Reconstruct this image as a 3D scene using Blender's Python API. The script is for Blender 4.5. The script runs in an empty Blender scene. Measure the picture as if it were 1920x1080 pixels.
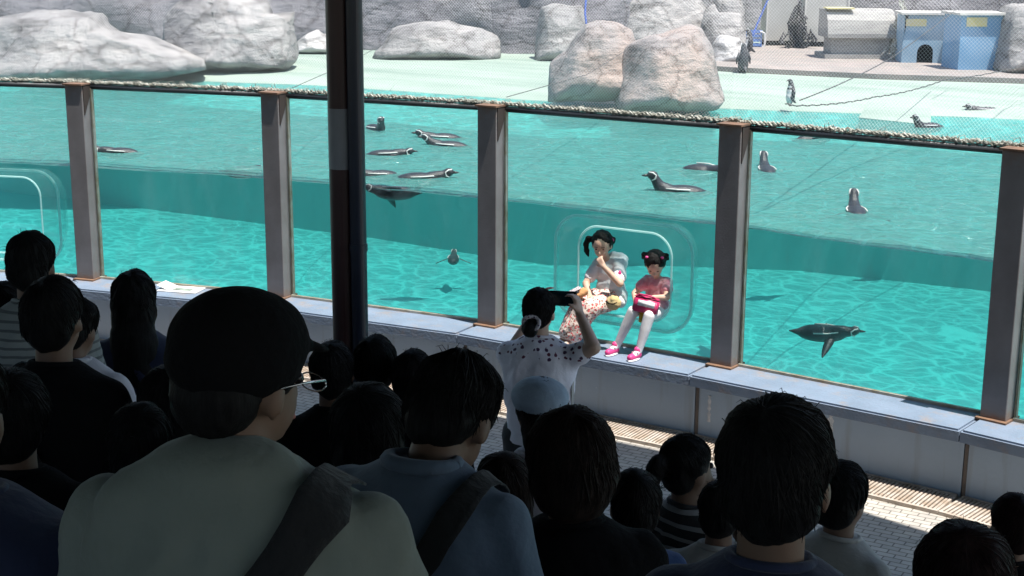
import bpy, bmesh, math, random
from math import sin, cos, pi, radians, sqrt, atan2
from mathutils import Vector, Matrix, noise, Quaternion

S = bpy.context.scene
C = S.collection
# ------------------------------------------------------------------ camera
def setup_camera(r, u, b, loc, lens):
    cd = bpy.data.cameras.new('camera'); co = bpy.data.objects.new('camera', cd); C.objects.link(co)
    m = Matrix((r, u, b)).transposed().to_4x4(); m.translation = Vector(loc)
    co.matrix_world = m
    cd.lens = lens; cd.sensor_width = 36; cd.clip_end = 300; cd.clip_start = .05
    S.camera = co
setup_camera((0.828515, 0.559940, 0.005544), (-0.134469, 0.189336, 0.972661), (0.543582, -0.806610, 0.232162), (4.097700, -8.427800, 3.177900), 50.855)
SUN = Vector((.30, -.03, 1)).normalized()
S.view_settings.view_transform = 'Standard'; S.view_settings.look = 'None'
S.view_settings.exposure = 0.7; S.view_settings.gamma = 1; S.view_settings.use_curve_mapping = False
S.render.engine = 'CYCLES'
S.cycles.transparent_max_bounces = 40
S.cycles.max_bounces = 10
W = bpy.data.worlds.new('World'); S.world = W; W.use_nodes = True
wn = W.node_tree.nodes; wl = W.node_tree.links
sky = wn.new('ShaderNodeTexSky'); sky.sky_type = 'NISHITA'; sky.sun_disc = False
sky.sun_elevation = math.asin(SUN.z); sky.sun_rotation = atan2(SUN.x, SUN.y)
wl.new(sky.outputs[0], wn['Background'].inputs[0]); wn['Background'].inputs[1].default_value = .15
sl = bpy.data.lights.new('sun', 'SUN'); sl.energy = 5.0; sl.angle = radians(.53); sl.color = (1, .96, .9)
so = bpy.data.objects.new('sun', sl); C.objects.link(so); so.rotation_euler = SUN.to_track_quat('Z', 'Y').to_euler()
so.location = (5, 5, 15)
VIEW = radians(34.1)          # heading of the camera's right-hand side
rnd = random.Random(7)
def V(*a): return Vector(a)

# ------------------------------------------------------------------ tagging
def tag(o, label=None, cat=None, group=None, kind=None):
    if label: o['label'] = label
    if cat: o['category'] = cat
    if group: o['group'] = group
    if kind: o['kind'] = kind
    return o
def empty(name, loc=(0, 0, 0), rz=0, label=None, cat=None, group=None):
    o = bpy.data.objects.new(name, None); C.objects.link(o); o.location = loc; o.rotation_euler = (0, 0, rz)
    o.empty_display_size = .1
    return tag(o, label, cat, group)
def link(name, me, mats=None, parent=None, smooth=False):
    if mats is not None:
        if not isinstance(mats, (list, tuple)): mats = [mats]
        me.materials.clear()
        for m in mats: me.materials.append(m)
    o = bpy.data.objects.new(name, me); C.objects.link(o)
    if parent: o.parent = parent
    if smooth:
        me.polygons.foreach_set('use_smooth', [True] * len(me.polygons))
    return o
def copy_tree(o, parent=None):
    c = o.copy(); C.objects.link(c); c.parent = parent
    for ch in list(o.children): copy_tree(ch, c)
    return c

# ------------------------------------------------------------------ materials
def new_mat(name):
    m = bpy.data.materials.new(name); m.use_nodes = True
    n = m.node_tree.nodes; n.clear(); return m, n, m.node_tree.links
def ramp(n, stops):
    r = n.new('ShaderNodeValToRGB'); e = r.color_ramp.elements
    while len(e) < len(stops): e.new(.5)
    for i, (p, c) in enumerate(stops):
        e[i].position = p; e[i].color = (*c, 1) if len(c) == 3 else c
    return r
def mat(name, col, col2=None, rough=.6, scale=8, bump=.0, bscale=60, detail=6, metal=0, spec=.5, lo=.35, hi=.65, stretch=None, sheen=0, subsurf=0):
    m, n, l = new_mat(name)
    out = n.new('ShaderNodeOutputMaterial'); b = n.new('ShaderNodeBsdfPrincipled'); l.new(b.outputs[0], out.inputs[0])
    tc = n.new('ShaderNodeTexCoord'); mp = n.new('ShaderNodeMapping'); l.new(tc.outputs['Object'], mp.inputs[0])
    if stretch: mp.inputs['Scale'].default_value = stretch
    b.inputs['Roughness'].default_value = rough; b.inputs['Metallic'].default_value = metal
    b.inputs['Specular IOR Level'].default_value = spec
    if sheen: b.inputs['Sheen Weight'].default_value = sheen
    if subsurf:
        b.inputs['Subsurface Weight'].default_value = subsurf; b.inputs['Subsurface Radius'].default_value = (.01, .004, .002)
    if col2 is None: col2 = tuple(c * .82 for c in col)
    t = n.new('ShaderNodeTexNoise'); t.inputs['Scale'].default_value = scale; t.inputs['Detail'].default_value = detail
    l.new(mp.outputs[0], t.inputs[0]); r = ramp(n, [(lo, col2), (hi, col)]); l.new(t.outputs[0], r.inputs[0])
    l.new(r.outputs[0], b.inputs['Base Color'])
    if bump:
        t2 = n.new('ShaderNodeTexNoise'); t2.inputs['Scale'].default_value = bscale; t2.inputs['Detail'].default_value = 5
        l.new(mp.outputs[0], t2.inputs[0]); bp = n.new('ShaderNodeBump'); bp.inputs['Strength'].default_value = bump
        bp.inputs['Distance'].default_value = .02
        l.new(t2.outputs[0], bp.inputs['Height']); l.new(bp.outputs[0], b.inputs['Normal'])
    m['b'] = b.name
    return m
def mix_col(n, l, fac, a, b):
    x = n.new('ShaderNodeMix'); x.data_type = 'RGBA'
    for s, v in ((x.inputs[0], fac), (x.inputs[6], a), (x.inputs[7], b)):
        if hasattr(v, 'is_linked'): l.new(v, s)
        elif isinstance(v, tuple): s.default_value = (*v, 1)
        else: s.default_value = v
    return x.outputs[2]
def math_node(n, l, op, a, b=None, clamp=False):
    x = n.new('ShaderNodeMath'); x.operation = op; x.use_clamp = clamp
    for s, v in ((x.inputs[0], a), (x.inputs[1], b)):
        if v is None: continue
        if hasattr(v, 'is_linked'): l.new(v, s)
        else: s.default_value = v
    return x.outputs[0]
def base_input(m):
    b = m.node_tree.nodes[m['b']]; return b.inputs['Base Color'], b.inputs['Base Color'].links[0].from_socket

def rock_mat(name, c1, c2, c3, scale=1.3, line=.5):
    m, n, l = new_mat(name)
    out = n.new('ShaderNodeOutputMaterial'); b = n.new('ShaderNodeBsdfPrincipled'); l.new(b.outputs[0], out.inputs[0])
    b.inputs['Roughness'].default_value = .9; b.inputs['Specular IOR Level'].default_value = .2
    tc = n.new('ShaderNodeTexCoord'); mp = n.new('ShaderNodeMapping'); l.new(tc.outputs['Object'], mp.inputs[0])
    mp.inputs['Rotation'].default_value = (.3, .5, .2)
    t = n.new('ShaderNodeTexNoise'); t.inputs['Scale'].default_value = scale; t.inputs['Detail'].default_value = 9; t.inputs['Roughness'].default_value = .62
    l.new(mp.outputs[0], t.inputs[0]); r = ramp(n, [(.32, c3), (.48, c2), (.62, c1)]); l.new(t.outputs[0], r.inputs[0])
    # bedding lines: stretched noise
    mp2 = n.new('ShaderNodeMapping'); l.new(tc.outputs['Object'], mp2.inputs[0]); mp2.inputs['Rotation'].default_value = (.3, .75, .4)
    mp2.inputs['Scale'].default_value = (1.0, 1.2, 4.5)
    t2 = n.new('ShaderNodeTexNoise'); t2.inputs['Scale'].default_value = 2; t2.inputs['Detail'].default_value = 7; l.new(mp2.outputs[0], t2.inputs[0])
    r2 = ramp(n, [(.36, (1 - line,) * 3), (.47, (1, 1, 1))]); l.new(t2.outputs[0], r2.inputs[0])
    x = n.new('ShaderNodeMix'); x.data_type = 'RGBA'; x.blend_type = 'MULTIPLY'; x.inputs[0].default_value = 1
    l.new(r.outputs[0], x.inputs[6]); l.new(r2.outputs[0], x.inputs[7]); l.new(x.outputs[2], b.inputs['Base Color'])
    vw = n.new('ShaderNodeVectorMath'); vw.operation = 'MULTIPLY_ADD'; l.new(t.outputs[1], vw.inputs[0]); vw.inputs[1].default_value = (.9, .9, .9); l.new(tc.outputs['Object'], vw.inputs[2])
    vc = n.new('ShaderNodeTexVoronoi'); vc.feature = 'DISTANCE_TO_EDGE'; vc.inputs['Scale'].default_value = 1.5; l.new(vw.outputs[0], vc.inputs[0])
    rc = ramp(n, [(0, (.45, .43, .42)), (.022, (.85, .85, .85)), (.06, (1, 1, 1))]); l.new(vc.outputs[0], rc.inputs[0])
    x2 = n.new('ShaderNodeMix'); x2.data_type = 'RGBA'; x2.blend_type = 'MULTIPLY'; x2.inputs[0].default_value = .8
    l.new(x.outputs[2], x2.inputs[6]); l.new(rc.outputs[0], x2.inputs[7]); l.new(x2.outputs[2], b.inputs['Base Color'])
    t3 = n.new('ShaderNodeTexNoise'); t3.inputs['Scale'].default_value = 7; t3.inputs['Detail'].default_value = 10; t3.inputs['Roughness'].default_value = .7
    l.new(tc.outputs['Object'], t3.inputs[0]); ad = math_node(n, l, 'ADD', t3.outputs[0], math_node(n, l, 'MULTIPLY', t2.outputs[0], .8))
    bp = n.new('ShaderNodeBump'); bp.inputs['Strength'].default_value = .8; bp.inputs['Distance'].default_value = .08
    l.new(ad, bp.inputs['Height']); l.new(bp.outputs[0], b.inputs['Normal'])
    return m

M = {}
M['rock'] = rock_mat('weathered_rock', (.43, .41, .39), (.33, .32, .31), (.19, .185, .185), 1.3, .35)
M['rock_brown'] = rock_mat('brown_rock', (.47, .38, .33), (.38, .345, .325), (.24, .23, .225), .9, .2)
M['rock_white'] = rock_mat('pale_rock', (.62, .60, .57), (.5, .48, .46), (.28, .27, .26))
M['rock_wall'] = rock_mat('shaded_rock_wall', (.26, .255, .265), (.22, .215, .225), (.16, .157, .165), .5, .15)  # back wall's shade put into a darker rock colour
M['deck'] = mat('mint_painted_deck', (.31, .38, .32), (.21, .285, .235), .75, 1.1, .25, 25, lo=.3, hi=.62, stretch=(.5, 2.5, 1))
M['terrace'] = mat('pink_grey_concrete', (.33, .28, .25), (.25, .23, .21), .85, 3, .2, 30)
M['pool'] = mat('turquoise_pool_paint', (.042, .47, .44), (.036, .42, .40), .6, 1.1)
M['pool_wall'] = mat('hazy_turquoise_wall_tone', (.045, .40, .385), (.04, .365, .35), .6, .8)  # separate tone of the pool paint, underwater haze put into the colour
M['post'] = mat('brown_grey_steel_paint', (.21, .195, .195), (.165, .15, .148), .6, 5, .1, 80)
def rusty(m, zl, zh, amt=.5):
    # rust creeping from both ends of the post (local z)
    n = m.node_tree.nodes; l = m.node_tree.links; inp, src = base_input(m)
    tc = n.new('ShaderNodeTexCoord'); sp = n.new('ShaderNodeSeparateXYZ'); l.new(tc.outputs['Object'], sp.inputs[0])
    a = math_node(n, l, 'SUBTRACT', sp.outputs[2], (zl + zh) / 2); a = math_node(n, l, 'ABSOLUTE', a)
    a = math_node(n, l, 'DIVIDE', a, (zh - zl) / 2)
    t = n.new('ShaderNodeTexNoise'); t.inputs['Scale'].default_value = 22; t.inputs['Detail'].default_value = 6; l.new(tc.outputs['Object'], t.inputs[0])
    s = math_node(n, l, 'ADD', a, math_node(n, l, 'MULTIPLY', t.outputs[0], .35))
    r = ramp(n, [(.0, (0, 0, 0)), (1, (1, 1, 1))]); r.color_ramp.elements[0].position = .62
    s2 = math_node(n, l, 'SUBTRACT', s, 1.08); s2 = math_node(n, l, 'MULTIPLY', s2, 9, True)
    l.new(mix_col(n, l, math_node(n, l, 'MULTIPLY', s2, amt), src, (.20, .10, .05)), inp)
rusty(M['post'], 0, 1.6)
M['rust'] = mat('rusted_plate', (.22, .12, .07), (.12, .08, .06), .85, 20, .3, 60)
M['shadow_triangle'] = mat('dark_shadow_tone', (.045, .03, .025), None, .8)
M['rail'] = mat('dark_handrail', (.035, .04, .045), None, .45)
M['seal'] = mat('cream_sealant', (.42, .40, .34), (.30, .24, .16), .7, 14)
def wall_mat():
    m = mat('blue_grey_wall_paint', (.37, .455, .55), (.33, .41, .50), .7, 2.2, .12, 30)
    n = m.node_tree.nodes; l = m.node_tree.links; inp, src = base_input(m)
    tc = n.new('ShaderNodeTexCoord'); sp = n.new('ShaderNodeSeparateXYZ'); l.new(tc.outputs['Object'], sp.inputs[0])
    t = n.new('ShaderNodeTexNoise'); t.inputs['Scale'].default_value = 3.0; t.inputs['Detail'].default_value = 5
    mp = n.new('ShaderNodeMapping'); l.new(tc.outputs['Object'], mp.inputs[0]); mp.inputs['Scale'].default_value = (3.5, 3.5, .35)
    l.new(mp.outputs[0], t.inputs[0])
    r = ramp(n, [(.56, (0, 0, 0)), (.76, (1, 1, 1))]); l.new(t.outputs[0], r.inputs[0])
    f = math_node(n, l, 'MULTIPLY', r.outputs[0], .45)
    l.new(mix_col(n, l, f, src, (.20, .16, .12)), inp)
    return m
M['wall'] = wall_mat()
def sill_mat():
    m = mat('pale_blue_sill_paint', (.20, .25, .33), (.165, .21, .28), .6, 5, .2, 50)
    n = m.node_tree.nodes; l = m.node_tree.links; inp, src = base_input(m)
    tc = n.new('ShaderNodeTexCoord')
    t = n.new('ShaderNodeTexNoise'); t.inputs['Scale'].default_value = 6; t.inputs['Detail'].default_value = 8; t.inputs['Roughness'].default_value = .7
    l.new(tc.outputs['Object'], t.inputs[0]); r = ramp(n, [(.52, (0, 0, 0)), (.72, (1, 1, 1))]); l.new(t.outputs[0], r.inputs[0])
    l.new(mix_col(n, l, math_node(n, l, 'MULTIPLY', r.outputs[0], .7), src, (.30, .22, .16)), inp)
    return m
M['sill'] = sill_mat()
M['stain'] = mat('white_mineral_stain', (.72, .72, .72), (.5, .52, .55), .9, 30)
M['joint'] = mat('rust_stained_joint', (.16, .13, .11), (.10, .09, .085), .9, 18)
def schlick(n, l, f0, f1, normal=None):
    lw = n.new('ShaderNodeLayerWeight'); lw.inputs[0].default_value = .5
    if normal is not None: l.new(normal, lw.inputs['Normal'])
    p = math_node(n, l, 'POWER', lw.outputs['Facing'], 5.0)
    return math_node(n, l, 'ADD', math_node(n, l, 'MULTIPLY', p, f1), f0)
def glass_mat(name, tint, rough=.0, diff=0.0, dcol=(.5, .8, .8), ior=1.45):
    m, n, l = new_mat(name); out = n.new('ShaderNodeOutputMaterial')
    tr = n.new('ShaderNodeBsdfTransparent'); tr.inputs[0].default_value = (*tint, 1)
    g = n.new('ShaderNodeBsdfGlossy'); g.inputs['Roughness'].default_value = rough
    mx = n.new('ShaderNodeMixShader'); l.new(schlick(n, l, .02, .5), mx.inputs[0])
    if diff:
        d = n.new('ShaderNodeBsdfTranslucent'); d.inputs[0].default_value = (*dcol, 1)
        d2 = n.new('ShaderNodeBsdfDiffuse'); d2.inputs[0].default_value = (*dcol, 1)
        a0 = n.new('ShaderNodeMixShader'); l.new(d.outputs[0], a0.inputs[1]); l.new(d2.outputs[0], a0.inputs[2])
        a = n.new('ShaderNodeMixShader'); a.inputs[0].default_value = diff
        l.new(tr.outputs[0], a.inputs[1]); l.new(a0.outputs[0], a.inputs[2]); l.new(a.outputs[0], mx.inputs[1])
    else: l.new(tr.outputs[0], mx.inputs[1])
    l.new(g.outputs[0], mx.inputs[2]); l.new(mx.outputs[0], out.inputs[0])
    return m
M['glass'] = glass_mat('clear_tank_glass', (.96, .985, .975), 0, .02, (.8, .85, .85))
n_g = M['glass'].node_tree.nodes; l_g = M['glass'].node_tree.links
tcg = n_g.new('ShaderNodeTexCoord'); mpg = n_g.new('ShaderNodeMapping'); mpg.inputs['Scale'].default_value = (3, 1, .9); l_g.new(tcg.outputs['Object'], mpg.inputs[0])
ng = n_g.new('ShaderNodeTexNoise'); ng.inputs['Scale'].default_value = 1.6; ng.inputs['Detail'].default_value = 8; ng.inputs['Roughness'].default_value = .65; l_g.new(mpg.outputs[0], ng.inputs[0])
rg = ramp(n_g, [(.45, (.006,) * 3), (.75, (.085,) * 3)]); l_g.new(ng.outputs[0], rg.inputs[0])
for q_ in n_g:
    if q_.type == 'MIX_SHADER' and abs(q_.inputs[0].default_value - .02) < 1e-5: l_g.new(rg.outputs[0], q_.inputs[0])
M['acrylic'] = glass_mat('clear_acrylic_dome', (.95, .99, .99), .03, .07, (.40, .88, .84))
M['rim'] = glass_mat('pale_acrylic_edge', (.7, .97, .95), .05, .62, (.75, .98, .96))
def water_mat():
    m, n, l = new_mat('rippled_turquoise_water'); out = n.new('ShaderNodeOutputMaterial')
    tc = n.new('ShaderNodeTexCoord')
    # caustics painted into the transparent colour: bright ridges as if ripples focused light
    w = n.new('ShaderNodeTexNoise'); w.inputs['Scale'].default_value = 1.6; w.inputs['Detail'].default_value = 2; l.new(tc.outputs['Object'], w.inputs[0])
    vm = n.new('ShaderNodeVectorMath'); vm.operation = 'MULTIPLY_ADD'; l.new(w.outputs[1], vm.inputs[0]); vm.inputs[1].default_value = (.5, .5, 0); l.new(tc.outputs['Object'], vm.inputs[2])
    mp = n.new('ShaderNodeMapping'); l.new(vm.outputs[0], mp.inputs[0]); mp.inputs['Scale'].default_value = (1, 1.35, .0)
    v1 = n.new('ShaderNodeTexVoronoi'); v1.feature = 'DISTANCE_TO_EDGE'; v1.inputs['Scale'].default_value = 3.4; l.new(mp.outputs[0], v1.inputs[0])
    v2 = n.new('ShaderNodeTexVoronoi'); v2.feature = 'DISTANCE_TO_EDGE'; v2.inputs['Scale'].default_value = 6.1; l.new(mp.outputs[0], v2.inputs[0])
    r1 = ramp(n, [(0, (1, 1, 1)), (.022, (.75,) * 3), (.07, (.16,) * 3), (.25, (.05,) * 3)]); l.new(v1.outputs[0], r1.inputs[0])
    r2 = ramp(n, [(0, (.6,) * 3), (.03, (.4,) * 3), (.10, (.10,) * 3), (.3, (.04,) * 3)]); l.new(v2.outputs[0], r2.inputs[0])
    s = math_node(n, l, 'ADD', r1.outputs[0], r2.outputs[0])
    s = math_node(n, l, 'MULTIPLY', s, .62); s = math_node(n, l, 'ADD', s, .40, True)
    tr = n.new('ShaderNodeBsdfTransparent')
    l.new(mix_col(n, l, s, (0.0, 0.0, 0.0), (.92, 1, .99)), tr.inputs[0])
    # ripples
    nb = []
    for sc, st, d in ((2.6, (1, 2.2, 1), 3), (9, (1, 2.0, 1), 4), (26, (1, 1.6, 1), 3)):
        q = n.new('ShaderNodeMapping'); l.new(tc.outputs['Object'], q.inputs[0]); q.inputs['Scale'].default_value = st; q.inputs['Rotation'].default_value = (0, 0, -.25)
        t = n.new('ShaderNodeTexNoise'); t.inputs['Scale'].default_value = sc; t.inputs['Detail'].default_value = d; l.new(q.outputs[0], t.inputs[0]); nb.append(t)
    h = math_node(n, l, 'MULTIPLY', nb[0].outputs[0], 2.2); h = math_node(n, l, 'ADD', h, nb[1].outputs[0])
    h = math_node(n, l, 'ADD', h, math_node(n, l, 'MULTIPLY', nb[2].outputs[0], .35))
    bp = n.new('ShaderNodeBump'); bp.inputs['Strength'].default_value = 1; bp.inputs['Distance'].default_value = .075; l.new(h, bp.inputs['Height'])
    d = n.new('ShaderNodeBsdfDiffuse'); d.inputs[0].default_value = (.27, .78, .71, 1); l.new(bp.outputs[0], d.inputs['Normal'])
    tl = n.new('ShaderNodeBsdfTranslucent'); tl.inputs[0].default_value = (.27, .78, .71, 1)
    dd = n.new('ShaderNodeMixShader'); dd.inputs[0].default_value = .25; l.new(d.outputs[0], dd.inputs[1]); l.new(tl.outputs[0], dd.inputs[2])
    a = n.new('ShaderNodeMixShader'); a.inputs[0].default_value = .33; l.new(tr.outputs[0], a.inputs[1]); l.new(dd.outputs[0], a.inputs[2])
    g = n.new('ShaderNodeBsdfGlossy'); g.inputs['Roughness'].default_value = .08; l.new(bp.outputs[0], g.inputs['Normal'])
    mx = n.new('ShaderNodeMixShader'); l.new(schlick(n, l, .02, .8, bp.outputs[0]), mx.inputs[0])
    l.new(a.outputs[0], mx.inputs[1]); l.new(g.outputs[0], mx.inputs[2]); l.new(mx.outputs[0], out.inputs[0])
    return m
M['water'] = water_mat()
def paving_mat():
    m = mat('small_block_paving', (.52, .48, .42), (.42, .39, .35), .85, 6, .1, 60)
    n = m.node_tree.nodes; l = m.node_tree.links; inp, src = base_input(m)
    tc = n.new('ShaderNodeTexCoord'); br = n.new('ShaderNodeTexBrick'); br.inputs['Scale'].default_value = 1
    br.inputs['Brick Width'].default_value = .10; br.inputs['Row Height'].default_value = .05; br.inputs['Mortar Size'].default_value = .004
    br.inputs['Color1'].default_value = (1, 1, 1, 1); br.inputs['Color2'].default_value = (.82, .82, .82, 1); br.inputs['Mortar'].default_value = (.35, .35, .35, 1)
    mp = n.new('ShaderNodeMapping'); mp.inputs['Rotation'].default_value = (0, 0, -.06); l.new(tc.outputs['Object'], mp.inputs[0]); l.new(mp.outputs[0], br.inputs[0])
    x = n.new('ShaderNodeMix'); x.data_type = 'RGBA'; x.blend_type = 'MULTIPLY'; x.inputs[0].default_value = 1
    l.new(src, x.inputs[6]); l.new(br.outputs[0], x.inputs[7]); l.new(x.outputs[2], inp)
    return m
M['paving'] = paving_mat()
M['concrete'] = mat('terrace_concrete', (.22, .21, .20), None, .9, 3, .2, 30)
M['roof'] = mat('roof_underside', (.10, .10, .10), None, .9)
M['grate'] = mat('galvanised_grating', (.52, .46, .40), (.36, .28, .21), .6, 12)
M['pit'] = mat('dark_gutter', (.05, .045, .04), None, .9)
M['pillar'] = mat('maroon_pillar_paint', (.055, .022, .022), None, .4)
M['pillar_band'] = mat('pale_grey_band_paint', (.26, .27, .30), None, .4)
M['pipe'] = mat('navy_pipe_paint', (.018, .024, .045), None, .35)
M['net'] = mat('grey_white_net_twine', (.8, .8, .78), (.7, .7, .68), .8)
M['rope'] = mat('weathered_net_rope', (.52, .52, .46), (.24, .24, .20), .95, 30, lo=.42, hi=.58)
M['cable'] = mat('dark_cable', (.09, .085, .08), None, .6)
M['blue_rope'] = mat('blue_nylon_rope', (.06, .12, .40), None, .7)
M['skin'] = mat('warm_skin', (.60, .40, .30), (.54, .35, .25), .55, 12, subsurf=.1)
M['skin_tan'] = mat('tan_skin', (.20, .115, .075), (.17, .10, .065), .6, 12)
M['lip'] = mat('lips', (.42, .14, .12), None, .5)
M['eye'] = mat('dark_eye', (.015, .01, .008), None, .2)
M['brow'] = mat('eyebrow_hair', (.02, .015, .012), None, .8)
def hair_mat(name, c):
    m = mat(name, c, tuple(k * .45 for k in c), .6, 40, .2, 130, spec=.15, stretch=(3, 3, .4)); return m
M['hair_black'] = hair_mat('black_hair', (.014, .013, .013))
M['hair_brown'] = hair_mat('dark_brown_hair', (.022, .013, .010))
M['hair_wine'] = hair_mat('dark_wine_hair', (.028, .013, .012))
def cloth(name, c, c2=None, bump=.25, rough=.9, scale=5): return mat(name, c, c2, rough, scale, bump, 35, sheen=.1)
M['c_black'] = mat('black_cloth', (.009, .009, .010), None, 1, 5, .3, 60, spec=.1)
M['c_dark'] = cloth('charcoal_cloth', (.03, .03, .033))
M['c_navy'] = cloth('navy_cloth', (.022, .03, .075))
M['c_blue'] = cloth('blue_cloth', (.03, .07, .19))
M['c_denim'] = cloth('blue_chambray_cloth', (.13, .175, .24), (.105, .145, .205))
M['c_hat'] = cloth('faded_blue_hat_cloth', (.38, .47, .58), (.30, .38, .48))
M['c_sage'] = cloth('pale_sage_cloth', (.25, .275, .235), (.21, .235, .20))
M['c_cream'] = cloth('cream_cloth', (.50, .48, .44))
M['c_white'] = cloth('white_cloth', (.78, .77, .78), (.70, .69, .71))
M['c_lilac'] = cloth('pale_lilac_cloth', (.60, .57, .62), (.52, .5, .55))
M['c_pink'] = cloth('pink_cloth', (.76, .42, .46), (.62, .2, .27), scale=22)
M['c_yellow'] = cloth('yellow_cloth', (.75, .52, .06))
M['c_orange'] = cloth('orange_tan_leather', (.62, .32, .14))
M['c_pouch'] = cloth('cream_fur_cloth', (.68, .54, .28), (.5, .36, .15))
M['pink_shoe'] = mat('hot_pink_shoe', (.72, .06, .24), (.6, .05, .2), .5)
M['pink_bag'] = mat('magenta_bag', (.62, .03, .14), None, .4)
M['shoe'] = mat('dark_shoe', (.03, .03, .03), None, .6)
M['strap'] = cloth('black_webbing_strap', (.015, .015, .016), bump=.5)
M['plastic'] = mat('black_plastic', (.012, .012, .014), None, .25)
M['steel'] = mat('shiny_metal', (.7, .7, .7), None, .25, metal=1)
M['paper'] = mat('white_paper', (.85, .84, .82), None, .8)
M['print'] = mat('printed_green_grey', (.30, .36, .30), (.12, .14, .12), .8, 40)
def striped(name, a, b, period, axis=2):
    m = cloth(name, a); n = m.node_tree.nodes; l = m.node_tree.links; inp, src = base_input(m)
    tc = n.new('ShaderNodeTexCoord'); sp = n.new('ShaderNodeSeparateXYZ'); l.new(tc.outputs['Object'], sp.inputs[0])
    s = math_node(n, l, 'MULTIPLY', sp.outputs[axis], 2 * pi / period); s = math_node(n, l, 'SINE', s); s = math_node(n, l, 'GREATER_THAN', s, .55)
    l.new(mix_col(n, l, s, src, b), inp); return m
M['c_stripe'] = striped('black_white_striped_cloth', (.02, .02, .022), (.28, .28, .28), .035)
M['c_stripe_pale'] = striped('pale_striped_cloth', (.30, .32, .30), (.12, .13, .13), .03)
def dotted(name, base, dots, scale, thr=.32, zmin=None):
    m = cloth(name, base); n = m.node_tree.nodes; l = m.node_tree.links; inp, src = base_input(m)
    tc = n.new('ShaderNodeTexCoord'); v = n.new('ShaderNodeTexVoronoi'); v.inputs['Scale'].default_value = scale; l.new(tc.outputs['Object'], v.inputs[0])
    nz = n.new('ShaderNodeTexNoise'); nz.inputs['Scale'].default_value = scale * 2.5; l.new(tc.outputs['Object'], nz.inputs[0])
    d = math_node(n, l, 'ADD', v.outputs['Distance'], math_node(n, l, 'MULTIPLY', nz.outputs[0], .35))
    f = math_node(n, l, 'LESS_THAN', d, thr + .17)
    sp = n.new('ShaderNodeSeparateXYZ'); l.new(tc.outputs['Object'], sp.inputs[0])
    if zmin is not None: f = math_node(n, l, 'MULTIPLY', f, math_node(n, l, 'GREATER_THAN', sp.outputs[2], zmin))
    sc = n.new('ShaderNodeSeparateColor'); l.new(v.outputs['Color'], sc.inputs[0])
    c = src
    dcol = mix_col(n, l, math_node(n, l, 'GREATER_THAN', sc.outputs[0], .5), dots[0], dots[1])
    l.new(mix_col(n, l, f, src, dcol), inp); return m
M['c_flower'] = dotted('white_cloth_with_wine_flowers', (.84, .80, .86), ((.13, .03, .06), (.07, .03, .08)), 34, .33, 1.235)
M['c_floral'] = dotted('pink_floral_skirt_cloth', (.80, .66, .58), ((.70, .09, .10), (.28, .16, .12)), 62, .46)
M['tights'] = mat('white_tights', (.80, .78, .78), None, .7)
M['peng_black'] = mat('wet_black_feathers', (.035, .036, .040), (.02, .02, .024), .35, 30, .3, 120)
M['peng_grey'] = mat('grey_brown_feathers', (.09, .09, .095), (.05, .05, .055), .6, 20, .3, 90)
M['peng_white'] = mat('white_feathers', (.72, .71, .68), (.55, .54, .52), .7, 25)
M['peng_bill'] = mat('dark_bill', (.04, .035, .035), None, .35)
M['hut_beige'] = mat('beige_panel', (.50, .49, .44), (.43, .42, .38), .7, 2)
M['hut_grey'] = mat('weathered_grey_board', (.36, .35, .32), (.27, .26, .245), .8, 6, .2, 40, stretch=(1, 1, 5))
M['hut_blue'] = mat('pale_blue_board', (.30, .45, .56), (.24, .36, .46), .7, 4)
M['hut_blue2'] = mat('stronger_blue_board', (.20, .38, .56), (.17, .32, .48), .7, 3)
M['lid'] = mat('pale_lid', (.66, .64, .58), (.55, .53, .48), .7, 5)
M['yellow'] = mat('faded_yellow_label', (.70, .60, .26), (.6, .55, .35), .7, 10)
M['dark_net'] = mat('dark_heaped_net', (.07, .07, .075), None, .9)
M['crate_blue'] = mat('blue_plastic_crate', (.10, .22, .55), (.25, .35, .6), .5, 12)
M['dark'] = mat('dark_interior', (.04, .04, .04), None, .9)

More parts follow.
